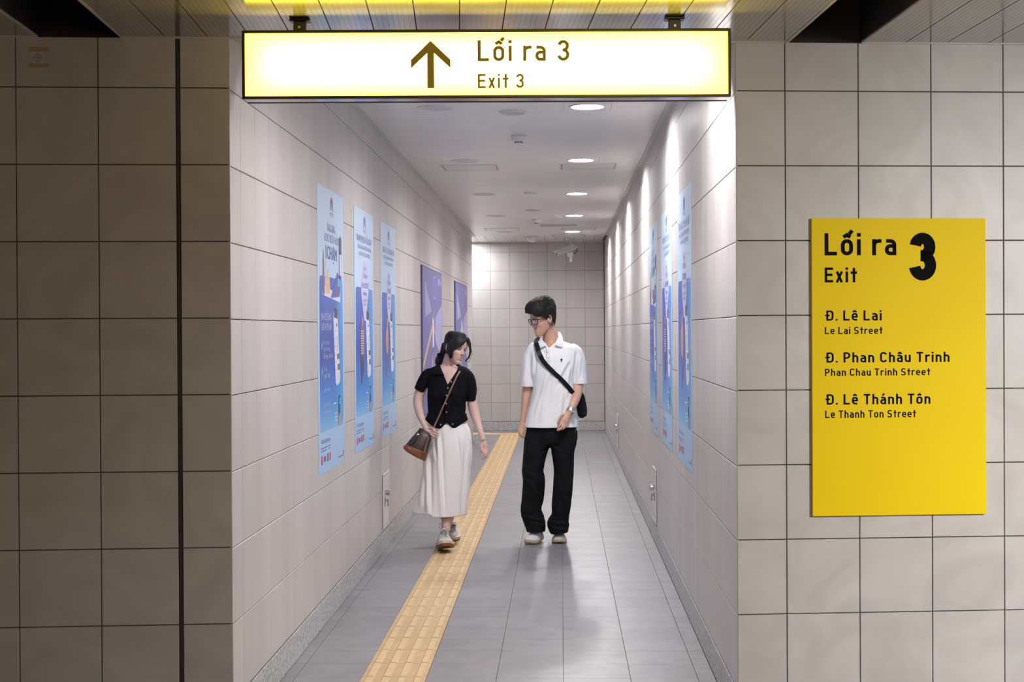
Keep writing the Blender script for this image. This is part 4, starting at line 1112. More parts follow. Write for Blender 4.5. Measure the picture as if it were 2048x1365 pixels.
def face_parts(M, par, skin, fem):
    dark = M_HAIRF if fem else M_HAIRM
    for s in (-1, 1):
        bm = bmesh.new(); E = M @ Matrix.Translation((s*.031, -.0768, .0035)) @ Matrix.Rotation(R(s*16), 4, 'Z') @ Matrix.Rotation(R(-s*4), 4, 'Y')
        ball(bm, (0, 0, 0), (.0138, .006, .0038 if fem else .0044), E); e = obj('eye', bm, M_EYEW, par, smooth=True)
        bm = bmesh.new(); ball(bm, (s*-.001 if True else 0, -.0036, .0002), (.0054, .0030, .0038 if fem else .0044), E); obj('iris', bm, M_IRIS, e, smooth=True)
        bm = bmesh.new(); ltube(bm, [(-.0150, -.001, -.0008), (-.008, -.0050, .0030), (0, -.0064, .0042), (.008, -.0050, .0030), (.0150, -.001, -.0008)], [.0008, .0016, .0018, .0016, .0008], E, 6); obj('eyelash', bm, dark, e)
        bm = bmesh.new(); eb = catm([(s*.013, -.0880, .0205, .0014), (s*.024, -.0880, .0245, .0024), (s*.036, -.0820, .0255, .0022), (s*.050, -.0710, .0200, .0007)], 4); ltube(bm, [q[:3] for q in eb], [q[3] for q in eb], M, 6); obj('eyebrow', bm, dark, par)
    m_ = 1.22 if fem else 1.0
    bm = bmesh.new()      # upper teeth follow the bow of the jaw
    pts = [(-.0185*m_, -.0770, -.0525), (-.0110*m_, -.0850, -.0585), (0, -.0885, -.0605), (.0110*m_, -.0850, -.0585), (.0185*m_, -.0770, -.0525)]
    pts = catm(pts, 3)
    up_ = [bm.verts.new(M @ (Vector(p)+Vector((0, 0, .0030)))) for p in pts]; lo_ = [bm.verts.new(M @ (Vector(p)+Vector((0, .0012, -.0040*m_*(1-.5*(p[0]/.024)**2))))) for p in pts]
    for i in range(len(pts)-1): bm.faces.new((up_[i], up_[i+1], lo_[i+1], lo_[i]))
    obj('teeth', bm, M_TEETH, par, smooth=True)
def paint(me, Mi, m_=1.0):
    for p in me.polygons:
        q = Mi @ p.center
        if q.y < -.068 and abs(q.x) < .027*m_ and -.082 < q.z < -.045:
            u = abs(q.x)/(.0235*m_); zu = -.0505+.002*u; zl = -.0775+.024*u*u; zc = -.0625+.0115*u*u
            if zl < q.z < zu+.002 and u < 1.06: p.material_index = 1
            if abs(q.z-zc) < .0058*m_*(1-.5*u) and u < .9: p.material_index = 2
def skin(name, c, c2):
    m = noisy(name, c, c2, 14, .48, 4); m.node_tree.nodes['Principled BSDF'].inputs['Subsurface Weight'].default_value = .0; return m
M_SKINM = skin('tan_skin', (.58,.335,.235), (.62,.365,.26)); M_SKINF = skin('fair_skin', (.62,.405,.335), (.66,.44,.365))
M_LIPF = mat('rosy_lips', (.42,.13,.12), .35); M_LIPM = mat('lips', (.42,.20,.16), .45); M_MOUTH = mat('mouth_inside', (.12,.03,.03), .6)
M_EYEW = mat('eye_white', (.66,.64,.62), .25); M_IRIS = mat('dark_iris', (.02,.012,.01), .15); M_TEETH = mat('teeth', (.80,.78,.74), .3)
M_HAIRM = noisy('black_hair', (.009,.008,.008), (.022,.019,.018), 60, .62, 4, spec=.3); M_HAIRF = noisy('dark_hair', (.009,.007,.007), (.020,.016,.016), 60, .55, 4, spec=.35)
M_POLO = noisy('white_pique', (.84,.84,.845), (.88,.88,.885), 9, .85, 3, .25, 900, sheen=.15)
M_BKNIT = noisy('black_knit', (.004,.004,.005), (.009,.009,.011), 30, .9, 4, .5, 700, spec=.12)
M_BKPANT = noisy('black_trouser_cloth', (.004,.0045,.006), (.009,.010,.012), 12, .85, 4, .2, 500, spec=.15)
M_SKIRT = noisy('off_white_cotton', (.80,.765,.74), (.84,.80,.775), 8, .85, 4, .2, 260, sheen=.1)
M_SHOEW = noisy('white_leather', (.70,.70,.72), (.75,.75,.77), 12, .45, 3); M_SHOEC = noisy('cream_mesh', (.60,.57,.52), (.68,.65,.60), 40, .7, 4, .3, 500)
M_SOLEC = mat('cream_sole', (.62,.53,.38), .55); M_SOLEG = mat('gum_sole', (.20,.085,.03), .5); M_LACEG = mat('grey_lace', (.28,.27,.27), .7); M_LACEW = mat('white_lace', (.62,.61,.60), .7)

def shoe(par, name, toe, heel, lift_toe, lift_heel, W, m_up, m_sole, m_sole2, m_lace, hgt=.085, chunky=False, z0=0.0):
    """toe/heel: ground points (Vector); the shoe is built along that line and pitched"""
    d = (heel-toe); d.z = 0; L = d.length; yaw = math.atan2(d.y, d.x)-math.pi/2
    pitch = math.atan2(lift_heel-lift_toe, L)
    M = Matrix.Translation(Vector((toe.x, toe.y, z0+lift_toe))) @ Matrix.Rotation(yaw, 4, 'Z') @ Matrix.Rotation(pitch, 4, 'X')
    # local: toe at y=0, heel at y=L
    def hw(t):
        return W/2*(max(0, 1-((.30-t)/.32)**2)**.5 if t < .30 else (1-.20*math.sin((t-.30)/.45*math.pi/2) if t < .75 else .80*(max(0, 1-((t-.75)/.26)**2))**.5))
    ts = [0, .015, .05, .1, .18, .3, .42, .55, .68, .8, .9, .96, .985, 1.0]
    cen = lambda t: .006*math.sin(t*math.pi*1.3)
    def slab(z0_, z1_, grow0, grow1, m, nm, par_, rock=0.0, toe_up=.012):
        bm = bmesh.new(); out = []
        pts = [(cen(t)+max(hw(t), .002), t*L) for t in ts]+[(cen(t)-max(hw(t), .002), t*L) for t in ts[::-1]]
        rr = []
        for z, g in ((z0_, grow0), ((z0_+z1_)/2, (grow0+grow1)/2+.0015), (z1_, grow1)):
            row = []
            for x, y in pts:
                s = (y/L-.5)*2; tu = toe_up*max(0, (.22-y/L)/.22)**2
                row.append(bm.verts.new(M @ Vector((x*(1+g/(W/2)), y+s*g, z+tu))))
            rr.append(row)
        n = len(pts)
        for a, b in zip(rr, rr[1:]):
            for i in range(n): bm.faces.new((a[i], a[(i+1) % n], b[(i+1) % n], b[i]))
        bm.faces.new(rr[0][::-1]); bm.faces.new(rr[-1])
        return obj(nm, bm, m, par_)
    th = .040 if chunky else .028
    # upper: half-round sections rising from toe to the collar
    bm = bmesh.new(); rows = []
    H = [(0.0, .018), (.02, .030), (.08, .042), (.18, .050), (.30, .058), (.42, .070), (.52, hgt*.92), (.62, hgt), (.75, hgt*.92), (.88, hgt*.93), (.96, hgt*.90), (1.0, hgt*.55)]
    for t, h_ in catm(H, 3):
        w_ = max(hw(min(t, .995)), .008)*.97; top = h_; row = []
        tu = .012*max(0, (.22-t)/.22)**2
        nar = 1 if t < .35 else max(.55, 1-.9*(t-.35))
        for q in range(17):
            a = math.pi*q/16
            x = math.cos(a); z = math.sin(a)
            xx = x*w_*(1-(1-nar)*z); zz = th*.6+(top-th*.2)*(z**.8)
            row.append(bm.verts.new(M @ Vector((cen(t)+xx, t*L*.985+.004, zz+tu))))
        rows.append(row)
    for a, b in zip(rows, rows[1:]):
        for q in range(16): bm.faces.new((a[q], a[q+1], b[q+1], b[q]))
        bm.faces.new((a[0], b[0], b[16], a[16]))
    bm.faces.new(rows[0]); bm.faces.new(rows[-1][::-1])
    U_ = obj(name, bm, m_up, par, smooth=True)
    slab(.006, th, 0, .0025 if not chunky else .006, m_sole, 'sole', U_)
    slab(0, .009 if not chunky else .020, 0, .001 if not chunky else .005, m_sole2, 'outsole', U_)
    bm = bmesh.new()
    for i in range(5):
        t = .27+.062*i; h_ = th*.4+[.058, .064, .070, .076, .082][i]*(hgt/.085)+.004; x = .020
        for s in (-1, 1): tube(bm, [M @ Vector((s*x, t*L-.004, h_-.006)), M @ Vector((0, t*L+.004, h_+.001)), M @ Vector((-s*x, t*L+.014, h_-.001))], .0025, 6)
    for s in (-1, 1): tube(bm, [M @ Vector((0, .52*L, hgt+.016)), M @ Vector((s*.022, .50*L, hgt+.022)), M @ Vector((s*.034, .46*L, hgt+.006)), M @ Vector((s*.012, .48*L, hgt+.008))], .002, 6)
    tag(obj('laces', bm, m_lace, U_), kind='stuff')
    bm = bmesh.new(); ltube(bm, [(-.022, .50*L, hgt*.9), (-.018, .47*L, hgt+.012), (0, .46*L, hgt+.020), (.018, .47*L, hgt+.012), (.022, .50*L, hgt*.9)], .005, M, 8); obj('tongue', bm, m_up, U_, smooth=True)
    return U_

def fingers(F, bm, lst, r=.0085):
    for pts in lst:
        n = len(pts)-1
        sub = catm([tuple(p) for p in pts], 3)
        tube(bm, [F.P(*p) for p in sub], [r*(1.0-.32*i/(len(sub)-1)) for i in range(len(sub))], 10)
        ball(bm, F.P(*pts[-1]), (r*.68,)*3, n=8)

# ================================================================= THE MAN
G = Fig(11.75)
man = empty('person', Vector((G.P(1105, 1080).x, 11.75, 0)))
tag(man, 'person in black glasses, white polo shirt and wide black trousers, walking and looking down sideways', 'person')
MH = Matrix.Translation(G.P(1085.5, 637.5, -.03)) @ Matrix.Rotation(R(-57), 4, 'Z') @ Matrix.Rotation(R(17), 4, 'X') @ Matrix.Scale(1.02, 4)
bm = bmesh.new(); add_head(bm, MH)
G.limb(bm, [(1094, 650, .02, 15, .058), (1099, 668, .03, 14.5, .055), (1102, 684, .03, 16, .058), (1104, 696, .02, 26, .066)])          # neck
G.limb(bm, [(1103, 688, .02, 18, .06), (1106, 697, .0, 42, .075), (1107, 716, -.0, 43, .095), (1106, 750, -.01, 38, .10), (1105, 790, -.01, 34, .095), (1104, 830, 0, 35, .10), (1103, 862, 0, 38, .105), (1103, 880, 0, 36, .10)], level=True)
G.limb(bm, [(1068, 700, 0, 10, .04), (1060, 720, .01, 13, .05), (1057, 745, .02, 11.5, .045), (1056, 768, .02, 11, .042), (1054, 784, .02, 9.6, .038), (1051, 802, .01, 8.2, .034), (1048, 822, 0, 6.3, .027), (1046, 838, -.01, 4.9, .022), (1044, 848, -.015, 5.6, .020), (1042.5, 858, -.02, 6.8, .017), (1042.5, 864, -.02, 6.0, .013)])
fingers(G, bm, [[(1038, 856, -.025), (1037.2, 864, -.03), (1039.5, 871, -.03), (1044, 875, -.025)], [(1041, 858, -.03), (1040.5, 867, -.038), (1043, 873.5, -.038), (1047.5, 876, -.03)],
                [(1044, 859, -.03), (1044, 867, -.04), (1045.5, 873, -.038), (1049, 874.5, -.03)], [(1047, 858, -.025), (1047.5, 865, -.035), (1049, 870, -.035), (1050.5, 872, -.028)],
                [(1047.5, 848, -.025), (1049, 855, -.038), (1048.5, 861, -.042), (1047, 866, -.042)]], .0082)
G.limb(bm, [(1150, 700, 0, 10, .04), (1156, 722, .02, 13, .05), (1158, 748, .03, 12, .047), (1156.5, 770, .0, 10.6, .042), (1154, 784, -.04, 10.6, .041), (1150.5, 798, -.09, 9.9, .037), (1145.5, 811, -.125, 8.3, .031), (1140.5, 822, -.145, 7.0, .025), (1136, 829, -.15, 7.2, .022), (1131, 838, -.165, 8.8, .020), (1128, 845, -.17, 8.6, .017), (1126.5, 849, -.17, 6.5, .012)])
fingers(G, bm, [[(1123.5, 842, -.175), (1121, 849, -.19), (1117.5, 855, -.195), (1114.5, 861, -.19)], [(1127, 845, -.175), (1125, 853, -.195), (1121, 858.5, -.20), (1116.5, 861.5, -.19)],
                [(1130.5, 846, -.17), (1129.5, 853, -.185), (1126, 858.5, -.19), (1121, 860, -.18)], [(1133.5, 845, -.16), (1133.5, 851, -.17), (1131, 855.5, -.175), (1127, 857.5, -.17)],
                [(1130, 830, -.165), (1123, 831.5, -.18), (1118.8, 836, -.19), (1116.6, 843, -.195), (1115, 848.5, -.19)]], .0090)
G.limb(bm, [(1084, 868, 0, 19, .085), (1072, 905, -.02, 17, .08), (1068, 945, -.03, 12, .06), (1067, 985, 0, 11, .055), (1070, 1030, .02, 8, .042), (1077, 1062, .03, 7, .04), (1077, 1074, .02, 7, .05)])
G.limb(bm, [(1124, 868, 0, 19, .085), (1126, 905, 0, 17, .08), (1127, 945, 0, 12, .06), (1124, 985, .01, 11, .055), (1119, 1030, .03, 8, .042), (1117, 1062, .04, 7, .04), (1117, 1074, .03, 7, .05)])
me = fuse(bm, .0034, 3, .5)
MHi = MH.inverted(); move(me, face_shape(MHi)); paint(me, MHi)
put(man, wrap(me, 'body', [M_SKINM, M_LIPM, M_MOUTH], None))
n0 = len(bpy.data.objects)
def kids(before, root):
    """attach to root every parentless object made since"""
    for o in list(C.objects):
        if o.name not in before and o.parent is None and o is not root: put(root, o)
def snap(): return {o.name for o in C.objects}
b4 = snap()
face_parts(MH, None, M_SKINM, False)
# hair: a cropped cap with a raised, side-swept front
def hoff_m(z, a):
    f = max(0, -math.sin(a)); b = max(0, math.sin(a)); up_ = max(0, min(1, (z-.02)/.09))
    return .009+.010*up_+.020*f*max(0, min(1, (z-.04)/.03))+.006*b
bm = bmesh.new(); hr = head_rings(hoff_m, -.075)
hr = [[(x, y, z+.024*max(0, (z-.03)/.09)) for x, y, z in r] for r in hr]; add_rings(bm, hr, MH)
me = fuse(bm, .004, 2)
HO = [(1040, 628), (1053, 627), (1057.5, 628.5), (1064, 628), (1069, 633), (1075, 634), (1084, 632.5), (1089.5, 634.5), (1092, 640.5), (1095, 640), (1096, 634.5), (1101, 632.5), (1106, 636), (1107.6, 643), (1106.8, 650), (1109, 657), (1130, 660), (1130, 700), (1040, 700)]
def hair_cut_m(c, n):
    x, y = proj(c); q = MHi @ c
    return inside(x, y, HO) and (q.x > -.02 or q.y < 0) or (q.x < -.0 and q.z < .045-.9*max(0, q.y) and q.y > -.2 and q.z < .05)
def jag(me, amp, f):
    move(me, lambda co, n, px, py: amp*(mnoise.noise(Vector((co.x*f, co.y*f, co.z*f*.6)))+.5*mnoise.noise(co*f*2.3)))
jag(me, .0050, 40); cut(me, hair_cut_m)
h = wrap(me, 'hair', M_HAIRM, None); sm = h.modifiers.new('s', 'SOLIDIFY'); sm.thickness = .007; sm.offset = -1
rng = random.Random(3)
def strands(M, count, off, flow, region, name, m, rad=.0026, seg=4, ln=(.02, .045)):
    bm = bmesh.new(); k = 0; tries = 0
    while k < count and tries < count*12:
        tries += 1
        z = rng.uniform(-.07, .128); a = rng.uniform(0, 2*math.pi)
        # nearest ring data
        zz, w_, yf, yb = min(HEADC, key=lambda r: abs(r[0]-z)); c = (yf+yb)/2
        o = off(z, a); p = Vector((math.cos(a)*(w_+o), c+math.sin(a)*((yb-c) if math.sin(a) > 0 else (c-yf))+math.sin(a)*o, z+(.024*max(0, (z-.03)/.09) if off is hoff_m else 0)))
        if not region(p, z, a): continue
        if p.y < -.035 and z < .088 and rad > .001: continue
        nrm = Vector((math.cos(a), math.sin(a), max(0, (z-.05)*14))).normalized()
        d = flow(p, a); d = (d-nrm*d.dot(nrm)*.8).normalized(); L = rng.uniform(*ln); pts = []
        for i in range(seg+1):
            t = i/seg; pts.append(M @ (p+d*(L*t)+nrm*(.0008-(L*t)**2/.19+.0022*math.sin(t*3.1)*rng.uniform(.3, 1.3)-.0015*t)+Vector((rng.uniform(-1, 1), rng.uniform(-1, 1), rng.uniform(-1, 1)))*.0016*t))
        r0 = rad*rng.uniform(.6, 1.2); tube(bm, pts, [r0*(1-.85*(i/seg)**2) for i in range(seg+1)], 5); k += 1
    o = obj(name, bm, m, None, smooth=True); tag(o, kind='stuff'); return o
HEADC = catm(HEAD, 3)
hs = strands(MH, 1100, hoff_m, lambda p, a: Vector((.25, -1, .05)) if p.z > .085 else Vector((.15, -.55, -.7)) if p.y < .05 else Vector((0, -.1, -1)),
        lambda p, z, a: z > .03 and (p.y > -.06 or z > .06) or (p.y > .03 and z > -.04), 'hair_strands', M_HAIRM, rad=.0015, ln=(.02, .05))
hs.parent = h
# polo shirt
bm = bmesh.new()
def tm(a, t, r): return 1.0
G.limb(bm, [(1101, 679, .03, 20, .055), (1102, 684, .02, 27, .075), (1106, 691, .01, 44, .10), (1107, 700, .0, 51, .115), (1107, 715, -.005, 50, .130), (1106, 740, -.01, 45, .140), (1107, 770, -.01, 41.0, .142), (1107, 800, -.01, 44, .142), (1104.5, 825, -.01, 48.5, .145), (1103, 848, -.01, 53, .150), (1103, 854.5, -.01, 54, .152)], n=36, level=True, p=2.3)
G.limb(bm, [(1072, 690, .01, 9, .06), (1064, 702, .01, 12, .072), (1058, 722, .015, 14.0, .078), (1056, 745, .02, 14.2, .078), (1054.8, 767, .02, 13.8, .074), (1054.6, 771.5, .02, 13.8, .074)], n=24)
G.limb(bm, [(1141, 693, .01, 8, .06), (1150, 703, .01, 13, .072), (1156, 722, .015, 15.5, .080), (1158, 742, .02, 15, .080), (1160, 760, .02, 14, .076), (1160.2, 766, .02, 14, .076)], n=24)
me = fuse(bm, .0048, 6, .5)
cr = creases([((1100, 745), (1072, 838), 5, .010), ((1098, 755), (1086, 850), 6, .009), ((1082, 765), (1064, 838), 6, .004), ((1140, 722), (1112, 770), 5, .007), 
              ((1142, 735), (1136, 790), 4, .007), ((1085, 702), (1093, 722), 3, .005), ((1070, 700), (1066, 760), 3.5, .006), ((1150, 705), (1146, 760), 3.5, .006), ((1128, 790), (1122, 848), 5, .006), ((1140, 800), (1150, 842), 4, .007), ((1056, 712), (1050, 765), 4, .004), ((1163, 715), (1158, 762), 4, .004)])
def fm(co, n, x, y):
    d = .0030*mnoise.noise(Vector((co.x*9+co.z*3, co.y*9, co.z*4)))+.0012*mnoise.noise(co*22)
    if n.y < .35: d += 1.7*cr(x, y)
    if y > 850: d -= .0
    return d
move(me, fm)
NECKM = [(1083, 660), (1084, 682), (1090, 690), (1098, 697), (1104, 691), (1114, 683), (1121, 668), (1118, 655)]
cut(me, lambda c, n: (inside(*proj(c), NECKM) and c.y < 11.79) or (c.z > G.P(0, 684).z and abs(c.x-G.P(1102, 684).x) < .075 and c.y < 11.86))
s_ = wrap(me, 'polo_shirt', M_POLO, None); sm = s_.modifiers.new('s', 'SOLIDIFY'); sm.thickness = .003; sm.offset = -1
bm = bmesh.new()
G.plate(bm, [(1116, 663, .0), (1121, 665.5, .01), (1125.5, 675, -.02), (1126.5, 684, -.07), (1124, 694.5, -.125), (1116, 692.5, -.128), (1108.5, 689.5, -.125), (1112, 683, -.11), (1117, 674, -.07), (1116.5, 668, -.03)], .005)
G.plate(bm, [(1084, 672, -.03), (1083.5, 679, -.08), (1090, 686, -.115), (1093, 689.5, -.125), (1088, 693, -.128), (1081.5, 696, -.125), (1077.5, 689, -.10), (1079, 680, -.06), (1081, 674, -.02)], .005)
G.plate(bm, [(1116, 663, .0), (1121, 665.5, .01), (1112, 668, .075), (1100, 670, .085), (1090, 672, .07), (1084, 672, -.02), (1088, 677, .05), (1100, 676, .075), (1112, 674, .06)], .005)
c_ = obj('collar', bm, M_POLO, None); c_.parent = s_
bm = bmesh.new(); G.plate(bm, [(1092, 690, -.130), (1098.5, 697, -.137), (1101.5, 722, -.146), (1094.5, 723, -.146), (1093, 700, -.138)], .004); c_ = obj('placket', bm, M_POLO, None); c_.parent = s_
for (x, y) in ((1095.5, 704), (1097, 715)):
    bm = bmesh.new(); ball(bm, G.P(x, y, -.149), (.005, .0025, .005), n=8); c_ = obj('button', bm, M_WHITE, None); c_.parent = s_
bm = bmesh.new(); ball(bm, G.P(1123, 719.5, -.139), (.0085, .003, .006), n=10); G.plate(bm, [(1121.8, 721, -.142), (1124.2, 721, -.142), (1123.5, 724.5, -.142), (1122.5, 724.5, -.142)], .002); c_ = obj('chest_emblem', bm, mat('navy_thread', (.02,.03,.07), .8), None); c_.parent = s_
bm = bmesh.new()       # ribbed cuffs
G.limb(bm, [(1054.9, 766.3, .02, 14.9, .079), (1054.7, 773.2, .02, 14.7, .078)], n=24, sub=1); G.limb(bm, [(1160, 760.3, .02, 15.1, .081), (1160.3, 767.6, .02, 14.9, .080)], n=24, sub=1)
c_ = obj('sleeve_cuff', bm, M_POLO, None, smooth=False); c_.parent = s_; tag(c_, kind='stuff')
bm = bmesh.new(); G.plate(bm, [(1147, 800, .02), (1153, 812, .04), (1165, 836.5, .07), (1162, 840, .06), (1156.5, 843.5, .03), (1150, 846, -.02)], .004); c_ = obj('shirt_tail', bm, M_POLO, None); c_.parent = s_
# trousers
bm = bmesh.new()
G.limb(bm, [(1103, 842, 0, 46, .115), (1103, 856, 0, 50, .13), (1104, 872, 0, 52, .135), (1104, 884, 0, 50, .125), (1103, 893, 0, 44, .10)], n=32, level=True, p=2.4)
G.limb(bm, [(1080, 862, 0, 27, .115), (1075, 885, -.01, 27, .125), (1071, 903, -.015, 24, .122), (1065, 940, -.03, 21.5, .105), (1068, 962, -.03, 22, .10), (1065.5, 996, -.01, 22.3, .098), (1062.5, 1022, 0, 21.3, .10), (1068, 1040, .0, 21.5, .105), (1071, 1052, .0, 20.5, .11), (1072, 1063, 0, 18.5, .105)], n=28, p=2.2)
G.limb(bm, [(1128, 862, 0, 28, .115), (1127, 885, 0, 27, .12), (1126, 903, 0, 23.5, .118), (1127.5, 940, 0, 19.8, .10), (1126, 975, 0, 19.8, .098), (1123, 1008, .01, 19.3, .098), (1121, 1032, .01, 17.6, .10), (1117, 1046, .01, 22.6, .11), (1117.5, 1056, .01, 21.0, .11), (1118.5, 1066, .01, 18, .105)], n=28, p=2.2)
me = fuse(bm, .005, 4)
cr2 = creases([((1050, 940), (1084, 960), 5, .010), ((1052, 955), (1080, 990), 6, .010), ((1075, 965), (1082, 1025), 5, .010), ((1046, 1030), (1086, 1040), 4, .010), ((1050, 1042), (1088, 1050), 3, .008), ((1072, 990), (1062, 1040), 5, .008),
               ((1100, 888), (1080, 905), 4, .008), ((1104, 890), (1130, 905), 4, .007), ((1100, 1042), (1136, 1046), 3.5, .011), ((1112, 950), (1140, 1010), 6, .007), ((1100, 1054), (1134, 1058), 3, .006), ((1126, 900), (1126, 1035), 4, .005), ((1060, 880), (1055, 930), 5, .006)])
move(me, lambda co, n, x, y: (cr2(x, y) if n.y < .3 else 0)+.004*mnoise.noise(Vector((co.x*10, co.y*10, co.z*6)))+.0015*mnoise.noise(co*25))
tr = wrap(me, 'trousers', M_BKPANT, None)
bm = bmesh.new(); G.plate(bm, [(1150, 856, -.075), (1152, 856, -.07), (1151, 880, -.06), (1147.5, 905, -.04), (1146, 950, -.035), (1144.4, 950, -.04), (1146, 905, -.05), (1149, 880, -.068)], .003); c_ = obj('side_seam', bm, mat('grey_piping', (.06,.06,.065), .8), None); c_.parent = tr
# shoes
shoe(None, 'shoe', Vector((G.P(1058.5, 1088).x-.005, 11.62, 0)), Vector((G.P(1082, 1075).x, 11.86, 0)), .0, .028, .108, M_SHOEW, M_SOLEC, mat('worn_outsole', (.30,.22,.15), .7), M_LACEW, .088)
shoe(None, 'shoe', Vector((G.P(1116.5, 1088).x, 11.67, 0)), Vector((G.P(1118, 1075).x, 11.95, 0)), .0, .0, .110, M_SHOEW, M_SOLEC, mat('worn_outsole_tan', (.30,.22,.15), .7), M_LACEW, .088)
kids(b4, man)
# glasses
gl = empty('glasses', MH @ Vector((0, -.095, .003))); tag(gl, 'black-framed glasses worn by the man in the white polo shirt', 'glasses')
b4 = snap()
M_GLASS = mat('tinted_lens', (.55,.50,.62), .05); M_GLASS.node_tree.nodes['Principled BSDF'].inputs['Alpha'].default_value = .38
M_GFR = mat('black_acetate', (.008,.008,.010), .25)
for s in (-1, 1):
    bm = bmesh.new(); cx = s*.033; ww, hh = .026, .021
    c4 = [(cx-ww, -hh*.9), (cx+ww, -hh*.9), (cx+ww*1.08, hh), (cx-ww*1.08, hh)]
    pl = fillet(c4, [.016, .016, .006, .006], True, 5); yb = lambda x: -.103+.018*(abs(x)/.06)**2
    ltube(bm, [(p.x, yb(p.x), p.y-.001) for p in pl]+[(pl[0].x, yb(pl[0].x), pl[0].y-.001)], .0026, MH, 6); obj('rim', bm, M_GFR, None)
    bm = bmesh.new(); bm.faces.new([bm.verts.new(MH @ Vector((p.x, yb(p.x), p.y-.001))) for p in pl]); obj('lens', bm, M_GLASS, None)
    bm = bmesh.new(); ltube(bm, [(s*.060, -.084, .014), (s*.070, -.080, .014), (s*.0755, -.060, .013), (s*.077, -.01, .010), (s*.076, .012, .006), (s*.072, .022, -.008)], [.0028, .0035, .0032, .0026, .0024, .0022], MH, 6); obj('temple', bm, M_GFR, None)
bm = bmesh.new(); ltube(bm, [(-.009, -.102, .006), (0, -.106, .009), (.009, -.102, .006)], .0026, MH, 6); obj('bridge', bm, M_GFR, None)
kids(b4, gl)
# sling bag
sb = empty('sling_bag', G.P(1162, 815, .10)); tag(sb, 'black sling bag worn across the chest, hanging behind the man in white', 'bag')
b4 = snap()
bm = bmesh.new()
for i in range(1): pass
def ribbon3(F, bm, pts, hw, th=.003, sub=5):
    R_ = catm(pts, sub); cs = [F.P(*p[:3]) for p in R_]; rr = []
    for i, c in enumerate(cs):
        t = (cs[min(i+1, len(cs)-1)]-cs[max(i-1, 0)]).normalized(); sd = t.cross(Vector((0, 1, 0))).normalized()
        tw = R_[i][3] if len(R_[i]) > 3 else 1
        o = Vector((0, th, 0)); rr.append([bm.verts.new(v) for v in (c-sd*hw*tw, c+sd*hw*tw, c+sd*hw*tw+o, c-sd*hw*tw+o)])
    for a, b in zip(rr, rr[1:]):
        for k in range(4): bm.faces.new((a[k], a[(k+1) % 4], b[(k+1) % 4], b[k]))
    bm.faces.new(rr[0]); bm.faces.new(rr[-1][::-1])
M_WEB = noisy('black_webbing', (.005,.006,.008), (.010,.011,.014), 80, .8, 3, .3, 600, spec=.2)
ribbon3(G, bm, [(1080, 676, .08), (1073, 682, .0), (1072.3, 686, -.07), (1074.5, 694, -.128), (1078.5, 707.5, -.148), (1088, 725, -.158), (1105.5, 743.7, -.165), (1123, 760, -.158), (1138, 776.5, -.138), (1146, 787, -.095), (1153, 796, -.03), (1160, 804, .03)], .017)
obj('strap', bm, M_WEB, None)
bm = bmesh.new(); G.plate(bm, [(1073.5, 703.5, -.154), (1081, 700.5, -.154), (1084, 710, -.160), (1076.5, 713.5, -.160)], .006); obj('strap_buckle', bm, M_BLACK, None)
bm = bmesh.new()
G.limb(bm, [(1160, 784, .10, 4, .03), (1160, 792, .10, 9, .055), (1160, 806, .10, 12, .065), (1161, 820, .10, 13.5, .07), (1162, 830, .10, 11.5, .068), (1162, 836, .10, 5, .05)], n=24, p=2.8)
me = fuse(bm, .005, 2); wrap(me, 'pouch', M_WEB, None)
bm = bmesh.new(); G.limb(bm, [(1167, 812, .05, 4.5, .03), (1168.5, 826, .05, 5.5, .035), (1168, 833, .05, 4.5, .03)], n=12, p=3); obj('pocket', bm, M_WEB, None)
kids(b4, sb)
# wrist watch
wt = empty('wristwatch', G.P(1141, 822, -.13)); tag(wt, 'silver wristwatch on the forearm of the man in white', 'watch')
b4 = snap()
M_SILV = mat('silver_metal', (.66,.66,.66), .42, 1.0)
bm = bmesh.new(); G.limb(bm, [(1142.5, 818.5, -.138, 8.3, .030), (1139.5, 824.5, -.150, 8.0, .028)], n=24, sub=2, cap=False)
bmesh.ops.solidify(bm, geom=bm.faces[:], thickness=.003); obj('band', bm, M_SILV, None)
wc = G.P(1145.6, 823.2, -.172); bm = bmesh.new(); Mw = Matrix.Translation(wc) @ Matrix.Rotation(R(35), 4, 'Z') @ Matrix.Rotation(R(70), 4, 'X')
lathe(bm, [(0, -.002), (.013, -.002), (.0155, .002), (.0155, .006), (.013, .008), (0, .008)], 20, Mw); obj('watch_case', bm, M_SILV, None)
kids(b4, wt)
# ================================================================= THE WOMAN
W = Fig(11.45)
wom = empty('person', Vector((W.P(892, 1080).x, 11.45, 0)))
tag(wom, 'person in black short-sleeved knit top and long white skirt, smiling and walking', 'person')
WH = Matrix.Translation(W.P(912.5, 697.5, -.02)) @ Matrix.Rotation(R(15), 4, 'Y') @ Matrix.Rotation(R(41), 4, 'Z') @ Matrix.Rotation(R(2), 4, 'X') @ Matrix.Scale(.93, 4)
WHi = WH.inverted()
bm = bmesh.new(); add_head(bm, WH, True)
W.limb(bm, [(903, 706, .03, 12, .048), (900, 718, .03, 12.5, .047), (898, 730, .03, 15, .050), (897, 740, .02, 26, .058)])
W.limb(bm, [(897, 733, .01, 20, .055), (897, 742, .0, 36, .070), (896, 757, -.005, 37, .088), (895, 785, -.01, 33, .100), (894, 815, 0, 28, .080), (893, 845, 0, 33, .085), (893, 880, .0, 38, .10), (892, 905, 0, 36, .09)], level=True)
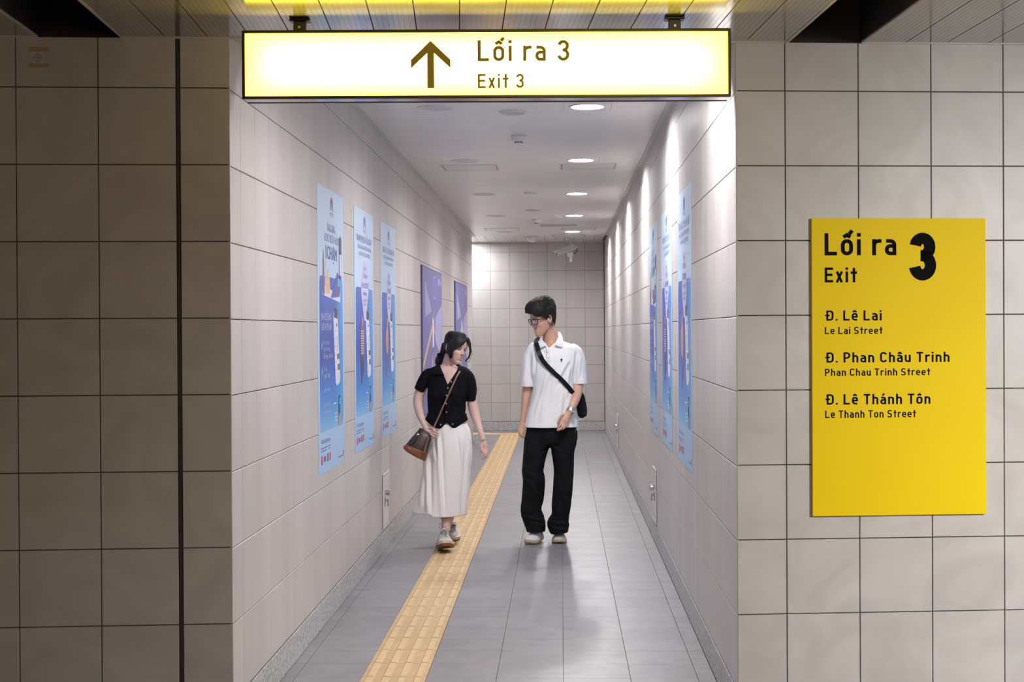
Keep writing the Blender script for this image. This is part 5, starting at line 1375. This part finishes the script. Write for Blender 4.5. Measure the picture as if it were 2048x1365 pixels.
# image-left arm, hand on the bag strap
W.limb(bm, [(862, 745, 0, 9, .038), (850, 762, .01, 11, .042), (841, 782, .01, 10.5, .040), (836, 800, .0, 9.6, .036), (836.5, 812, -.02, 9.3, .034), (840, 828, -.06, 8.3, .030), (845, 842, -.09, 6.3, .024), (849, 852, -.11, 5.2, .019), (853, 859, -.125, 6.6, .018), (858.5, 865.5, -.135, 8.2, .017), (863, 869, -.14, 7.5, .013)])
fingers(W, bm, [[(862, 862, -.145), (868, 862, -.155), (873, 865, -.155), (878, 870, -.145)], [(863, 866, -.145), (869, 868, -.16), (873, 871, -.16), (876.5, 874, -.150)],
                [(861, 869, -.145), (866, 872.5, -.158), (870, 874.5, -.155), (873, 876, -.145)], [(857, 870, -.14), (861, 875, -.150), (864.5, 877, -.148), (867.5, 877.5, -.14)],
                [(856, 858, -.135), (861, 856, -.15), (866, 857.5, -.155), (870, 860.5, -.155)]], .0075)
W.limb(bm, [(932, 745, 0, 9, .038), (940, 765, .01, 11, .042), (943, 785, .015, 10.3, .040), (944.5, 805, .01, 10.3, .038), (948, 822, .0, 10, .035), (953, 840, -.02, 8.6, .030), (959, 858, -.05, 6.6, .024), (964.5, 875, -.07, 5.1, .019), (967, 884, -.075, 6.0, .017), (968.3, 893, -.08, 7.2, .015), (968.5, 899, -.08, 6.2, .011)])
fingers(W, bm, [[(972, 895, -.082), (974, 903, -.088), (973.5, 910, -.09), (970.5, 916, -.085)], [(969.5, 897, -.085), (971, 906, -.095), (969.5, 913.5, -.095), (966, 919, -.088)],
                [(966.5, 897, -.085), (967, 906, -.095), (964.5, 913, -.095), (961, 917.5, -.088)], [(963.8, 895, -.082), (962.5, 903, -.09), (960.5, 909, -.09), (957.5, 914, -.085)],
                [(963, 886, -.085), (962, 893, -.098), (963.5, 900, -.105), (966, 906, -.105)]], .0072)
# legs: front one steps towards the viewer, rear one behind it
W.limb(bm, [(905, 895, 0, 17, .075), (902, 940, -.04, 13, .06), (899, 985, -.05, 10.5, .05), (897.5, 1012, -.06, 12, .05), (895.5, 1035, -.085, 12.5, .048), (892, 1052, -.12, 9.2, .04), (890.5, 1066, -.14, 7.9, .036), (889.5, 1077, -.16, 8, .05)])
W.limb(bm, [(880, 895, 0, 17, .075), (882, 940, .06, 13, .06), (884, 985, .12, 10.5, .05), (886, 1010, .17, 10, .05), (889, 1030, .21, 9.5, .045), (895, 1052, .24, 7, .036), (899, 1064, .24, 6.5, .034)])
me = fuse(bm, .0034, 3, .5); move(me, face_shape(WHi, 1.22)); paint(me, WHi, 1.22)
put(wom, wrap(me, 'body', [M_SKINF, M_LIPF, M_MOUTH], None))
b4 = snap()
face_parts(WH, None, M_SKINF, True)
def hoff_w(z, a): return .014+.004*max(0, min(1, (z-.02)/.08))+.010*max(0, math.sin(a))
bm = bmesh.new(); add_rings(bm, head_rings(hoff_w, -.065), WH); 
W.limb(bm, [(892, 690, .03, 9, .05), (888, 702, .05, 7.5, .045), (884, 712, .06, 6, .035)], n=16)
me = fuse(bm, .004, 3)
WO = [(933.8, 679), (930, 686), (925, 691.5), (918, 696), (911, 698.5), (906.5, 702), (905, 709), (906, 716), (900, 716), (897, 712), (892, 716), (885, 730), (905, 745), (950, 745), (950, 725), (938, 720), (938.6, 704), (937.5, 690)]
def strip_noise(me):
    move(me, lambda co, n, px, py: .0022*mnoise.noise(Vector((co.x*30, co.y*30, co.z*14)))+.001*mnoise.noise(co*90))
strip_noise(me)
cut(me, lambda c, n: inside(*proj(c), WO) and (WHi @ c).y < .05 or (WHi @ c).z < -.07)
hw_ = wrap(me, 'hair', M_HAIRF, None); sm = hw_.modifiers.new('s', 'SOLIDIFY'); sm.thickness = .006; sm.offset = -1
def lock(nm, rows, n=12, sub=5):
    bm = bmesh.new(); W.limb(bm, rows, n=n, sub=sub); o = obj(nm, bm, M_HAIRF, None, smooth=True); o.parent = hw_; return o
# curtain fringe sweeping over the temple, thin side lock by the far cheek
def sweep(nm, ga, gb, count, hw, seed):
    g_ = random.Random(seed); bm = bmesh.new()
    for i in range(count):
        t = (i+g_.random())/count; e = g_.uniform(.75, 1.0); rows = []
        m = len(ga)
        for k in range(m):
            a, b = ga[k], gb[k]; f = k/(m-1)
            if f > e: break
            wv = hw*(1-.75*f)*g_.uniform(.8, 1.2); tt = t*(1-.35*f)+.17*f
            rows.append((a[0]+(b[0]-a[0])*tt+g_.uniform(-.35, .35), a[1]+(b[1]-a[1])*tt+g_.uniform(-.3, .3), a[2]+(b[2]-a[2])*tt-.004*math.sin(t*9)+g_.uniform(-.002, .002), wv, wv/W.k*.8))
        rows.append((rows[-1][0]+.6, rows[-1][1]+2, rows[-1][2], .15, .0006))
        W.limb(bm, rows, n=6, sub=3)
    o = obj(nm, bm, M_HAIRF, None, smooth=True); tag(o, kind='stuff'); o.parent = hw_; return o
GA = [(934, 676.5, -.080), (931, 683, -.098), (925.5, 689.5, -.108), (917, 695.5, -.110), (909.5, 699, -.104), (906, 705, -.098), (905.5, 712, -.090), (909, 717.5, -.088)]
GB = [(929, 668, -.060), (915, 671, -.075), (902, 679, -.085), (895, 689, -.085), (892, 699, -.075), (894.5, 709, -.065), (899, 717, -.06), (902, 722, -.06)]
sweep('fringe', GA, GB, 46, 1.5, 5)
sweep('side_lock', [(933.5, 677, -.080), (937, 686, -.082), (938.3, 696, -.082), (938.4, 706, -.082), (935.5, 715, -.09), (930, 721.5, -.098), (927, 724.5, -.10)], [(936, 675, -.070), (940.8, 684, -.072), (942.4, 695, -.074), (942.2, 706, -.076), (939, 716, -.085), (933, 723, -.095), (928.5, 725.5, -.10)], 14, .9, 8)
lock('loose_strand', [(941, 692, -.080, .7, .002), (943.4, 704, -.082, .45, .0015), (942, 715, -.085, .4, .0015), (938, 723.5, -.090, .35, .0012), (935, 725.5, -.09, .2, .001)])
lock('loose_strand', [(899, 706, -.080, .9, .003), (899.5, 716, -.075, .6, .002), (901, 725, -.07, .3, .001)])
bm = bmesh.new(); W.limb(bm, [(889, 700, .06, 4, .03), (885, 709, .07, 6, .035), (880, 717, .075, 8, .042), (877, 724, .07, 7.5, .040), (876.5, 730, .06, 5, .03), (878, 734, .05, 2, .012)], n=20)
me = fuse(bm, .004, 2); strip_noise(me); o = wrap(me, 'ponytail', M_HAIRF, None); o.parent = hw_
bm = bmesh.new()
for k in range(9):
    a = 2*math.pi*k/9; ball(bm, W.P(879.5+1.6*math.cos(a), 711+3.0*math.sin(a), .045+.012*math.sin(a*2)), (.010, .012, .010), n=8)
ball(bm, W.P(876.3, 709.5, .03), (.010, .010, .010), n=8)
me = fuse(bm, .003, 2); o = wrap(me, 'hair_tie', M_BKNIT, None); o.parent = hw_
hs = strands(WH, 800, hoff_w, lambda p, a: Vector((0, .9, -.35)) if p.z > -.0 else Vector((0, .5, -.8)), lambda p, z, a: (z > .05 and p.y > -.05) or (p.y > .0 and z > .0), 'hair_strands', M_HAIRF, rad=.0009, ln=(.04, .09), seg=6); hs.parent = hw_
# knit top
bm = bmesh.new()
W.limb(bm, [(897, 729, .03, 19, .045), (897, 734, .02, 31, .065), (897, 740, .01, 42, .085), (897, 750, 0, 43, .098), (896, 765, -.005, 40.5, .112), (894.5, 785, -.012, 39.5, .128), (893.5, 800, -.01, 38.5, .118), (893.5, 815, 0, 38.3, .105), (893.5, 827, 0, 38, .104), (893, 838, 0, 42.5, .118), (892.5, 850, 0, 42.5, .120), (892.5, 856, 0, 41, .120)], n=36, level=True, p=2.2)
W.limb(bm, [(862.5, 743, .01, 8.5, .052), (854, 751, .01, 11.5, .058), (846, 766, .015, 12.3, .058), (840.5, 779, .015, 12, .055), (838.8, 782.5, .015, 12, .055)], n=24)
W.limb(bm, [(931, 744.5, .01, 9, .052), (937.5, 755, .01, 11.5, .058), (941.5, 772, .015, 11.8, .058), (942.8, 792, .015, 10.8, .054), (943, 803, .015, 10.2, .052)], n=24)
me = fuse(bm, .0045, 5)
cr3 = creases([((862, 838), (884, 832), 3, .006), ((920, 832), (934, 826), 3, .006), ((865, 830), (892, 838), 3, .005), ((900, 836), (928, 838), 3, .005), ((858, 760), (862, 800), 3.5, .004), ((932, 765), (928, 800), 3.5, .004), ((905, 790), (930, 812), 4, .004), ((880, 790), (860, 812), 4, .004)])
move(me, lambda co, n, x, y: (cr3(x, y) if n.y < .3 else 0)+.0018*mnoise.noise(Vector((co.x*14, co.y*14, co.z*9)))+(.0007*math.sin(co.x*620) if n.y < .6 else 0))
VN = [(880, 722), (880.5, 733), (886, 748), (896, 771), (902, 762), (908, 750), (914, 741), (917, 731), (917, 722)]
HM = [(893, 845.5), (907.5, 860), (921, 849), (937, 840), (945, 870), (840, 870), (848, 838), (863, 852), (879.5, 860)]
cut(me, lambda c, n: (inside(*proj(c), VN) and c.y < 11.5) or (inside(*proj(c), HM) and proj(c)[1] > 838 and c.y < 11.55) or (c.z > W.P(0, 734).z and abs(c.x-W.P(898, 730).x) < .062))
kt = wrap(me, 'knit_top', M_BKNIT, None); sm = kt.modifiers.new('s', 'SOLIDIFY'); sm.thickness = .003; sm.offset = -1
bm = bmesh.new()
W.plate(bm, [(879.5, 725, .03), (880.5, 733, -.03), (885, 744, -.085), (889, 752, -.107), (882, 749, -.112), (872, 748.5, -.108), (866, 750, -.10), (869, 740, -.06), (873, 731, .0), (876, 727, .03)], .005)
W.plate(bm, [(917, 728, .02), (917, 735, -.04), (913, 743, -.085), (910.5, 750, -.108), (914, 753, -.110), (919, 757, -.106), (923, 748, -.09), (923.5, 738, -.04), (921, 731, .01)], .005)
W.plate(bm, [(879.5, 725, .03), (888, 722, .08), (905, 722, .08), (917, 728, .02), (921, 731, .01), (906, 727, .095), (888, 727, .095), (876, 727, .03)], .005)
c_ = obj('collar', bm, M_BKNIT, None); c_.parent = kt
bm = bmesh.new(); W.plate(bm, [(909, 749, -.108), (912, 752, -.110), (899, 775, -.134), (896.5, 800, -.137), (895, 842, -.128), (890.5, 842, -.128), (892, 800, -.137), (894.5, 771, -.134)], .004); c_ = obj('placket', bm, M_BKNIT, None); c_.parent = kt
M_BTN = mat('shell_button', (.30,.34,.40), .15)
for x, y, d in ((902.3, 763.8, -.130), (895.8, 776.2, -.142), (893.3, 791.4, -.145), (892.4, 807.6, -.137), (892.8, 824.8, -.128), (905.6, 848.6, -.132), (881.5, 850.0, -.132)):
    bm = bmesh.new(); Mb = Matrix.Translation(W.P(x, y, d-.003)) @ Matrix.Rotation(math.pi/2, 4, 'X'); lathe(bm, [(0, .003), (.003, .003), (.0045, .005), (.006, .003), (.006, 0), (0, 0)], 14, Mb); c_ = obj('button', bm, M_BTN, None); c_.parent = kt
# the skirt, box pleats opening towards the hem
bm = bmesh.new()
def pleat(a, t, r):
    am = .012+.080*t
    fr = 1 if math.sin(a) > 0 else (.22+.5*max(0, -math.cos(a)))
    return 1+am*(math.cos(7*a+.6)*.6+math.cos(11*a+2.1)*.4)*fr
W.limb(bm, [(894, 838, 0, 38, .105), (895, 850, 0, 40, .112), (899, 864, 0, 42, .122), (899.5, 890, 0, 44.5, .138), (896, 915, 0, 48.5, .150), (893, 940, .0, 48.5, .160), (888, 980, .0, 51, .175), (883, 1005, 0, 53, .185), (879.5, 1024, .0, 54.5, .19)], n=96, level=True, mod=pleat, cap=False)
for f in bm.faces: f.smooth = True
bmesh.ops.subdivide_edges(bm, edges=bm.edges[:], cuts=1, use_grid_fill=True)
me = bpy.data.meshes.new('skirt'); bmesh.ops.recalc_face_normals(bm, faces=bm.faces); bm.to_mesh(me); bm.free()
cr4 = creases([((857, 915), (859, 1026), 4.5, .022), ((878, 862), (887, 1034), 5, .020), ((918, 870), (925, 962), 4, -.014), ((913, 872), (912, 905), 3, .008), ((868, 880), (872, 925), 4, .010), ((933, 900), (926, 1034), 4.5, -.016), ((840, 930), (828, 1022), 5, .010), ((900, 960), (915, 972), 3, .003), ((884, 965), (905, 975), 2.5, .003), ((848, 950), (846, 1022), 5, .010), ((940, 880), (942, 930), 3, .006)])
move(me, lambda co, n, x, y: (cr4(x, y) if co.y < 11.45 else 0)+.0035*mnoise.noise(Vector((co.x*9, co.y*9, co.z*4)))+.0012*mnoise.noise(co*30))
for v in me.vertices:
    x, y = proj(v.co)
    if y > 1000 and x > 862: v.co.z -= .020*min(1, (y-1000)/24)*min(1, (x-862)/4) if v.co.y < 11.45 else 0
sk = wrap(me, 'skirt', M_SKIRT, None); sm = sk.modifiers.new('s', 'SOLIDIFY'); sm.thickness = .003; sm.offset = -1
bm = bmesh.new(); W.limb(bm, [(894, 836, 0, 37, .104), (894.5, 848, 0, 39.5, .113)], n=48, sub=2, level=True, cap=False); bmesh.ops.solidify(bm, geom=bm.faces[:], thickness=.003); o = obj('waistband', bm, M_SKIRT, None, smooth=True); o.parent = sk
# chunky trainers
shoe(None, 'shoe', Vector((W.P(896, 1100).x+.012, 11.11, 0)), Vector((W.P(885.5, 1085).x, 11.37, 0)), .045, .0, .120, M_SHOEC, mat('cream_midsole', (.60,.56,.50), .6), M_SOLEG, M_LACEG, .118, True, .007)
shoe(None, 'shoe', Vector((W.P(899.5, 1085).x+.012, 11.64, 0)), Vector((W.P(897, 1070).x, 11.85, 0)), .004, .085, .092, M_SHOEC, mat('cream_midsole_rear', (.60,.56,.50), .6), M_SOLEG, M_LACEG, .092, True, .007)
bm = bmesh.new()
for pl in ([(884, 1064, -.20), (879.5, 1058, -.19), (878.5, 1050, -.17), (881, 1047, -.17), (882.5, 1056, -.19), (886, 1065, -.20)], [(897, 1064, -.20), (903, 1059, -.18), (906, 1063, -.18), (904.5, 1070, -.18), (898, 1066, -.2)], [(890, 1068, -.215), (896, 1076, -.23), (899, 1084, -.25)]):
    tube(bm, [W.P(*q) for q in catm(pl, 4)], .0024, 6)
tag(obj('lace_bow', bm, M_LACEG, None), kind='stuff')
kids(b4, wom)
# bracelets
def bangle(nm, lb, F, a, b, m, r):
    bm = bmesh.new()
    c = (F.P(*a[:3])+F.P(*b[:3]))/2; ex = (F.P(*b[:3])-F.P(*a[:3]))/2; L = ex.length; ex.normalize(); ey = Vector((0, 1, 0))
    pts = [c+ex*(L*math.cos(2*math.pi*k/24))+ey*(L*1.05*math.sin(2*math.pi*k/24))+Vector((0, 0, .004*math.sin(2*math.pi*k/24))) for k in range(25)]
    tube(bm, pts, r, 8, cap=False); o = obj(nm, bm, m, None, smooth=True); tag(o, lb, 'bracelet')
bangle('bracelet', 'thin gold bracelet on the wrist holding the bag strap', W, (842.5, 859.5, -.105), (853, 851.5, -.105), mat('gold_chain', (.75,.50,.22), .25, 1.0), .0016)
bangle('bangle', 'pale green bangle on the swinging wrist of the woman', W, (956.3, 881, -.068), (973, 876, -.068), mat('jade_green', (.38,.46,.28), .2), .0035)
# bucket bag
bg = empty('bucket_bag', W.P(835, 895, -.13)); tag(bg, 'dark brown bucket bag with tan base hanging at the hip of the woman in black', 'bag')
b4 = snap()
M_BAGD = noisy('dark_brown_canvas', (.022,.012,.011), (.040,.024,.020), 60, .42, 4, .15, 300); M_BAGT = noisy('tan_leather', (.15,.055,.022), (.22,.085,.035), 14, .42, 5)
M_BAGS = mat('strap_leather', (.22,.10,.075), .5); M_GOLD = mat('brass_fitting', (.75,.60,.38), .22, 1.0)
# body: local frame from the mouth of the bag to its base
def bagloft(bm, rows, n=28, mi=0, cap=True, p=2.6):
    rr = []
    for (ax, ay, bx_, by_, hd, d) in rows:
        a = W.P(ax, ay, d); b = W.P(bx_, by_, d); c = (a+b)/2; ex = (b-a)/2; ring = []
        for k in range(n):
            t = 2*math.pi*k/n; ca, sa = math.cos(t), math.sin(t); e = 2/p
            ring.append(bm.verts.new(c+ex*math.copysign(abs(ca)**e, ca)+Vector((0, 1, 0))*hd*math.copysign(abs(sa)**e, sa)))
        rr.append(ring)
    for a, b in zip(rr, rr[1:]):
        for k in range(n): bm.faces.new((a[k], a[(k+1) % n], b[(k+1) % n], b[k]))
    if cap: bm.faces.new(rr[0][::-1]); bm.faces.new(rr[-1])
rows = catm([(839.5, 856.5, 864, 868, .030, -.125), (833.5, 864, 863.5, 877, .045, -.135), (821, 878, 859, 893, .062, -.14), (812, 889, 855.5, 907, .070, -.14)], 4)
bm = bmesh.new(); bagloft(bm, rows); bb = obj('bag_body', bm, M_BAGD, None, smooth=False)
for f in bb.data.polygons: f.use_smooth = len(f.vertices) == 4
rows = catm([(812.5, 888, 855.8, 905.5, .0715, -.14), (806.5, 894.5, 853.5, 915, .073, -.14), (809, 899.5, 852, 920, .070, -.14), (815, 904, 850.5, 922, .066, -.14)], 4)
bm = bmesh.new(); bagloft(bm, rows); o = obj('bag_base', bm, M_BAGT, None)
for f in o.data.polygons: f.use_smooth = len(f.vertices) == 4
bm = bmesh.new(); W.plate(bm, [(855, 874, -.190), (858.5, 875.5, -.188), (850, 907, -.210), (846, 905.5, -.213)], .004); obj('side_trim', bm, M_BAGT, None)
bm = bmesh.new(); c = W.P(835.6, 870.5, -.185); lathe(bm, [(.004, 0), (.008, .001), (.009, .003), (.006, .005), (.004, .004)], 16, Matrix.Translation(c) @ Matrix.Rotation(math.pi/2, 4, 'X')); obj('eyelet', bm, M_GOLD, None)
bm = bmesh.new(); tube(bm, [W.P(*p) for p in catm([(835.5, 871, -.190), (833, 878, -.205), (826, 884, -.212), (821, 889, -.215), (818.5, 890.5, -.215)], 4)], .0035, 8); obj('drawstring', bm, M_BAGD, None)
bm = bmesh.new(); W.plate(bm, [(816.5, 894, -.215), (821, 898, -.217), (820.3, 899.5, -.217), (815.8, 895.5, -.215)], .003); obj('name_plate', bm, M_GOLD, None)
bm = bmesh.new(); ribbon3(W, bm, [(921, 738, -.03), (918.5, 745, -.09), (914.3, 752, -.122), (905, 772, -.142), (897, 790, -.152), (887, 812, -.150), (877, 835, -.150), (869, 852, -.156), (866, 859, -.158), (863.5, 866, -.150), (862, 871, -.14)], .0052, .003); obj('strap', bm, M_BAGS, None)
kids(b4, bg)
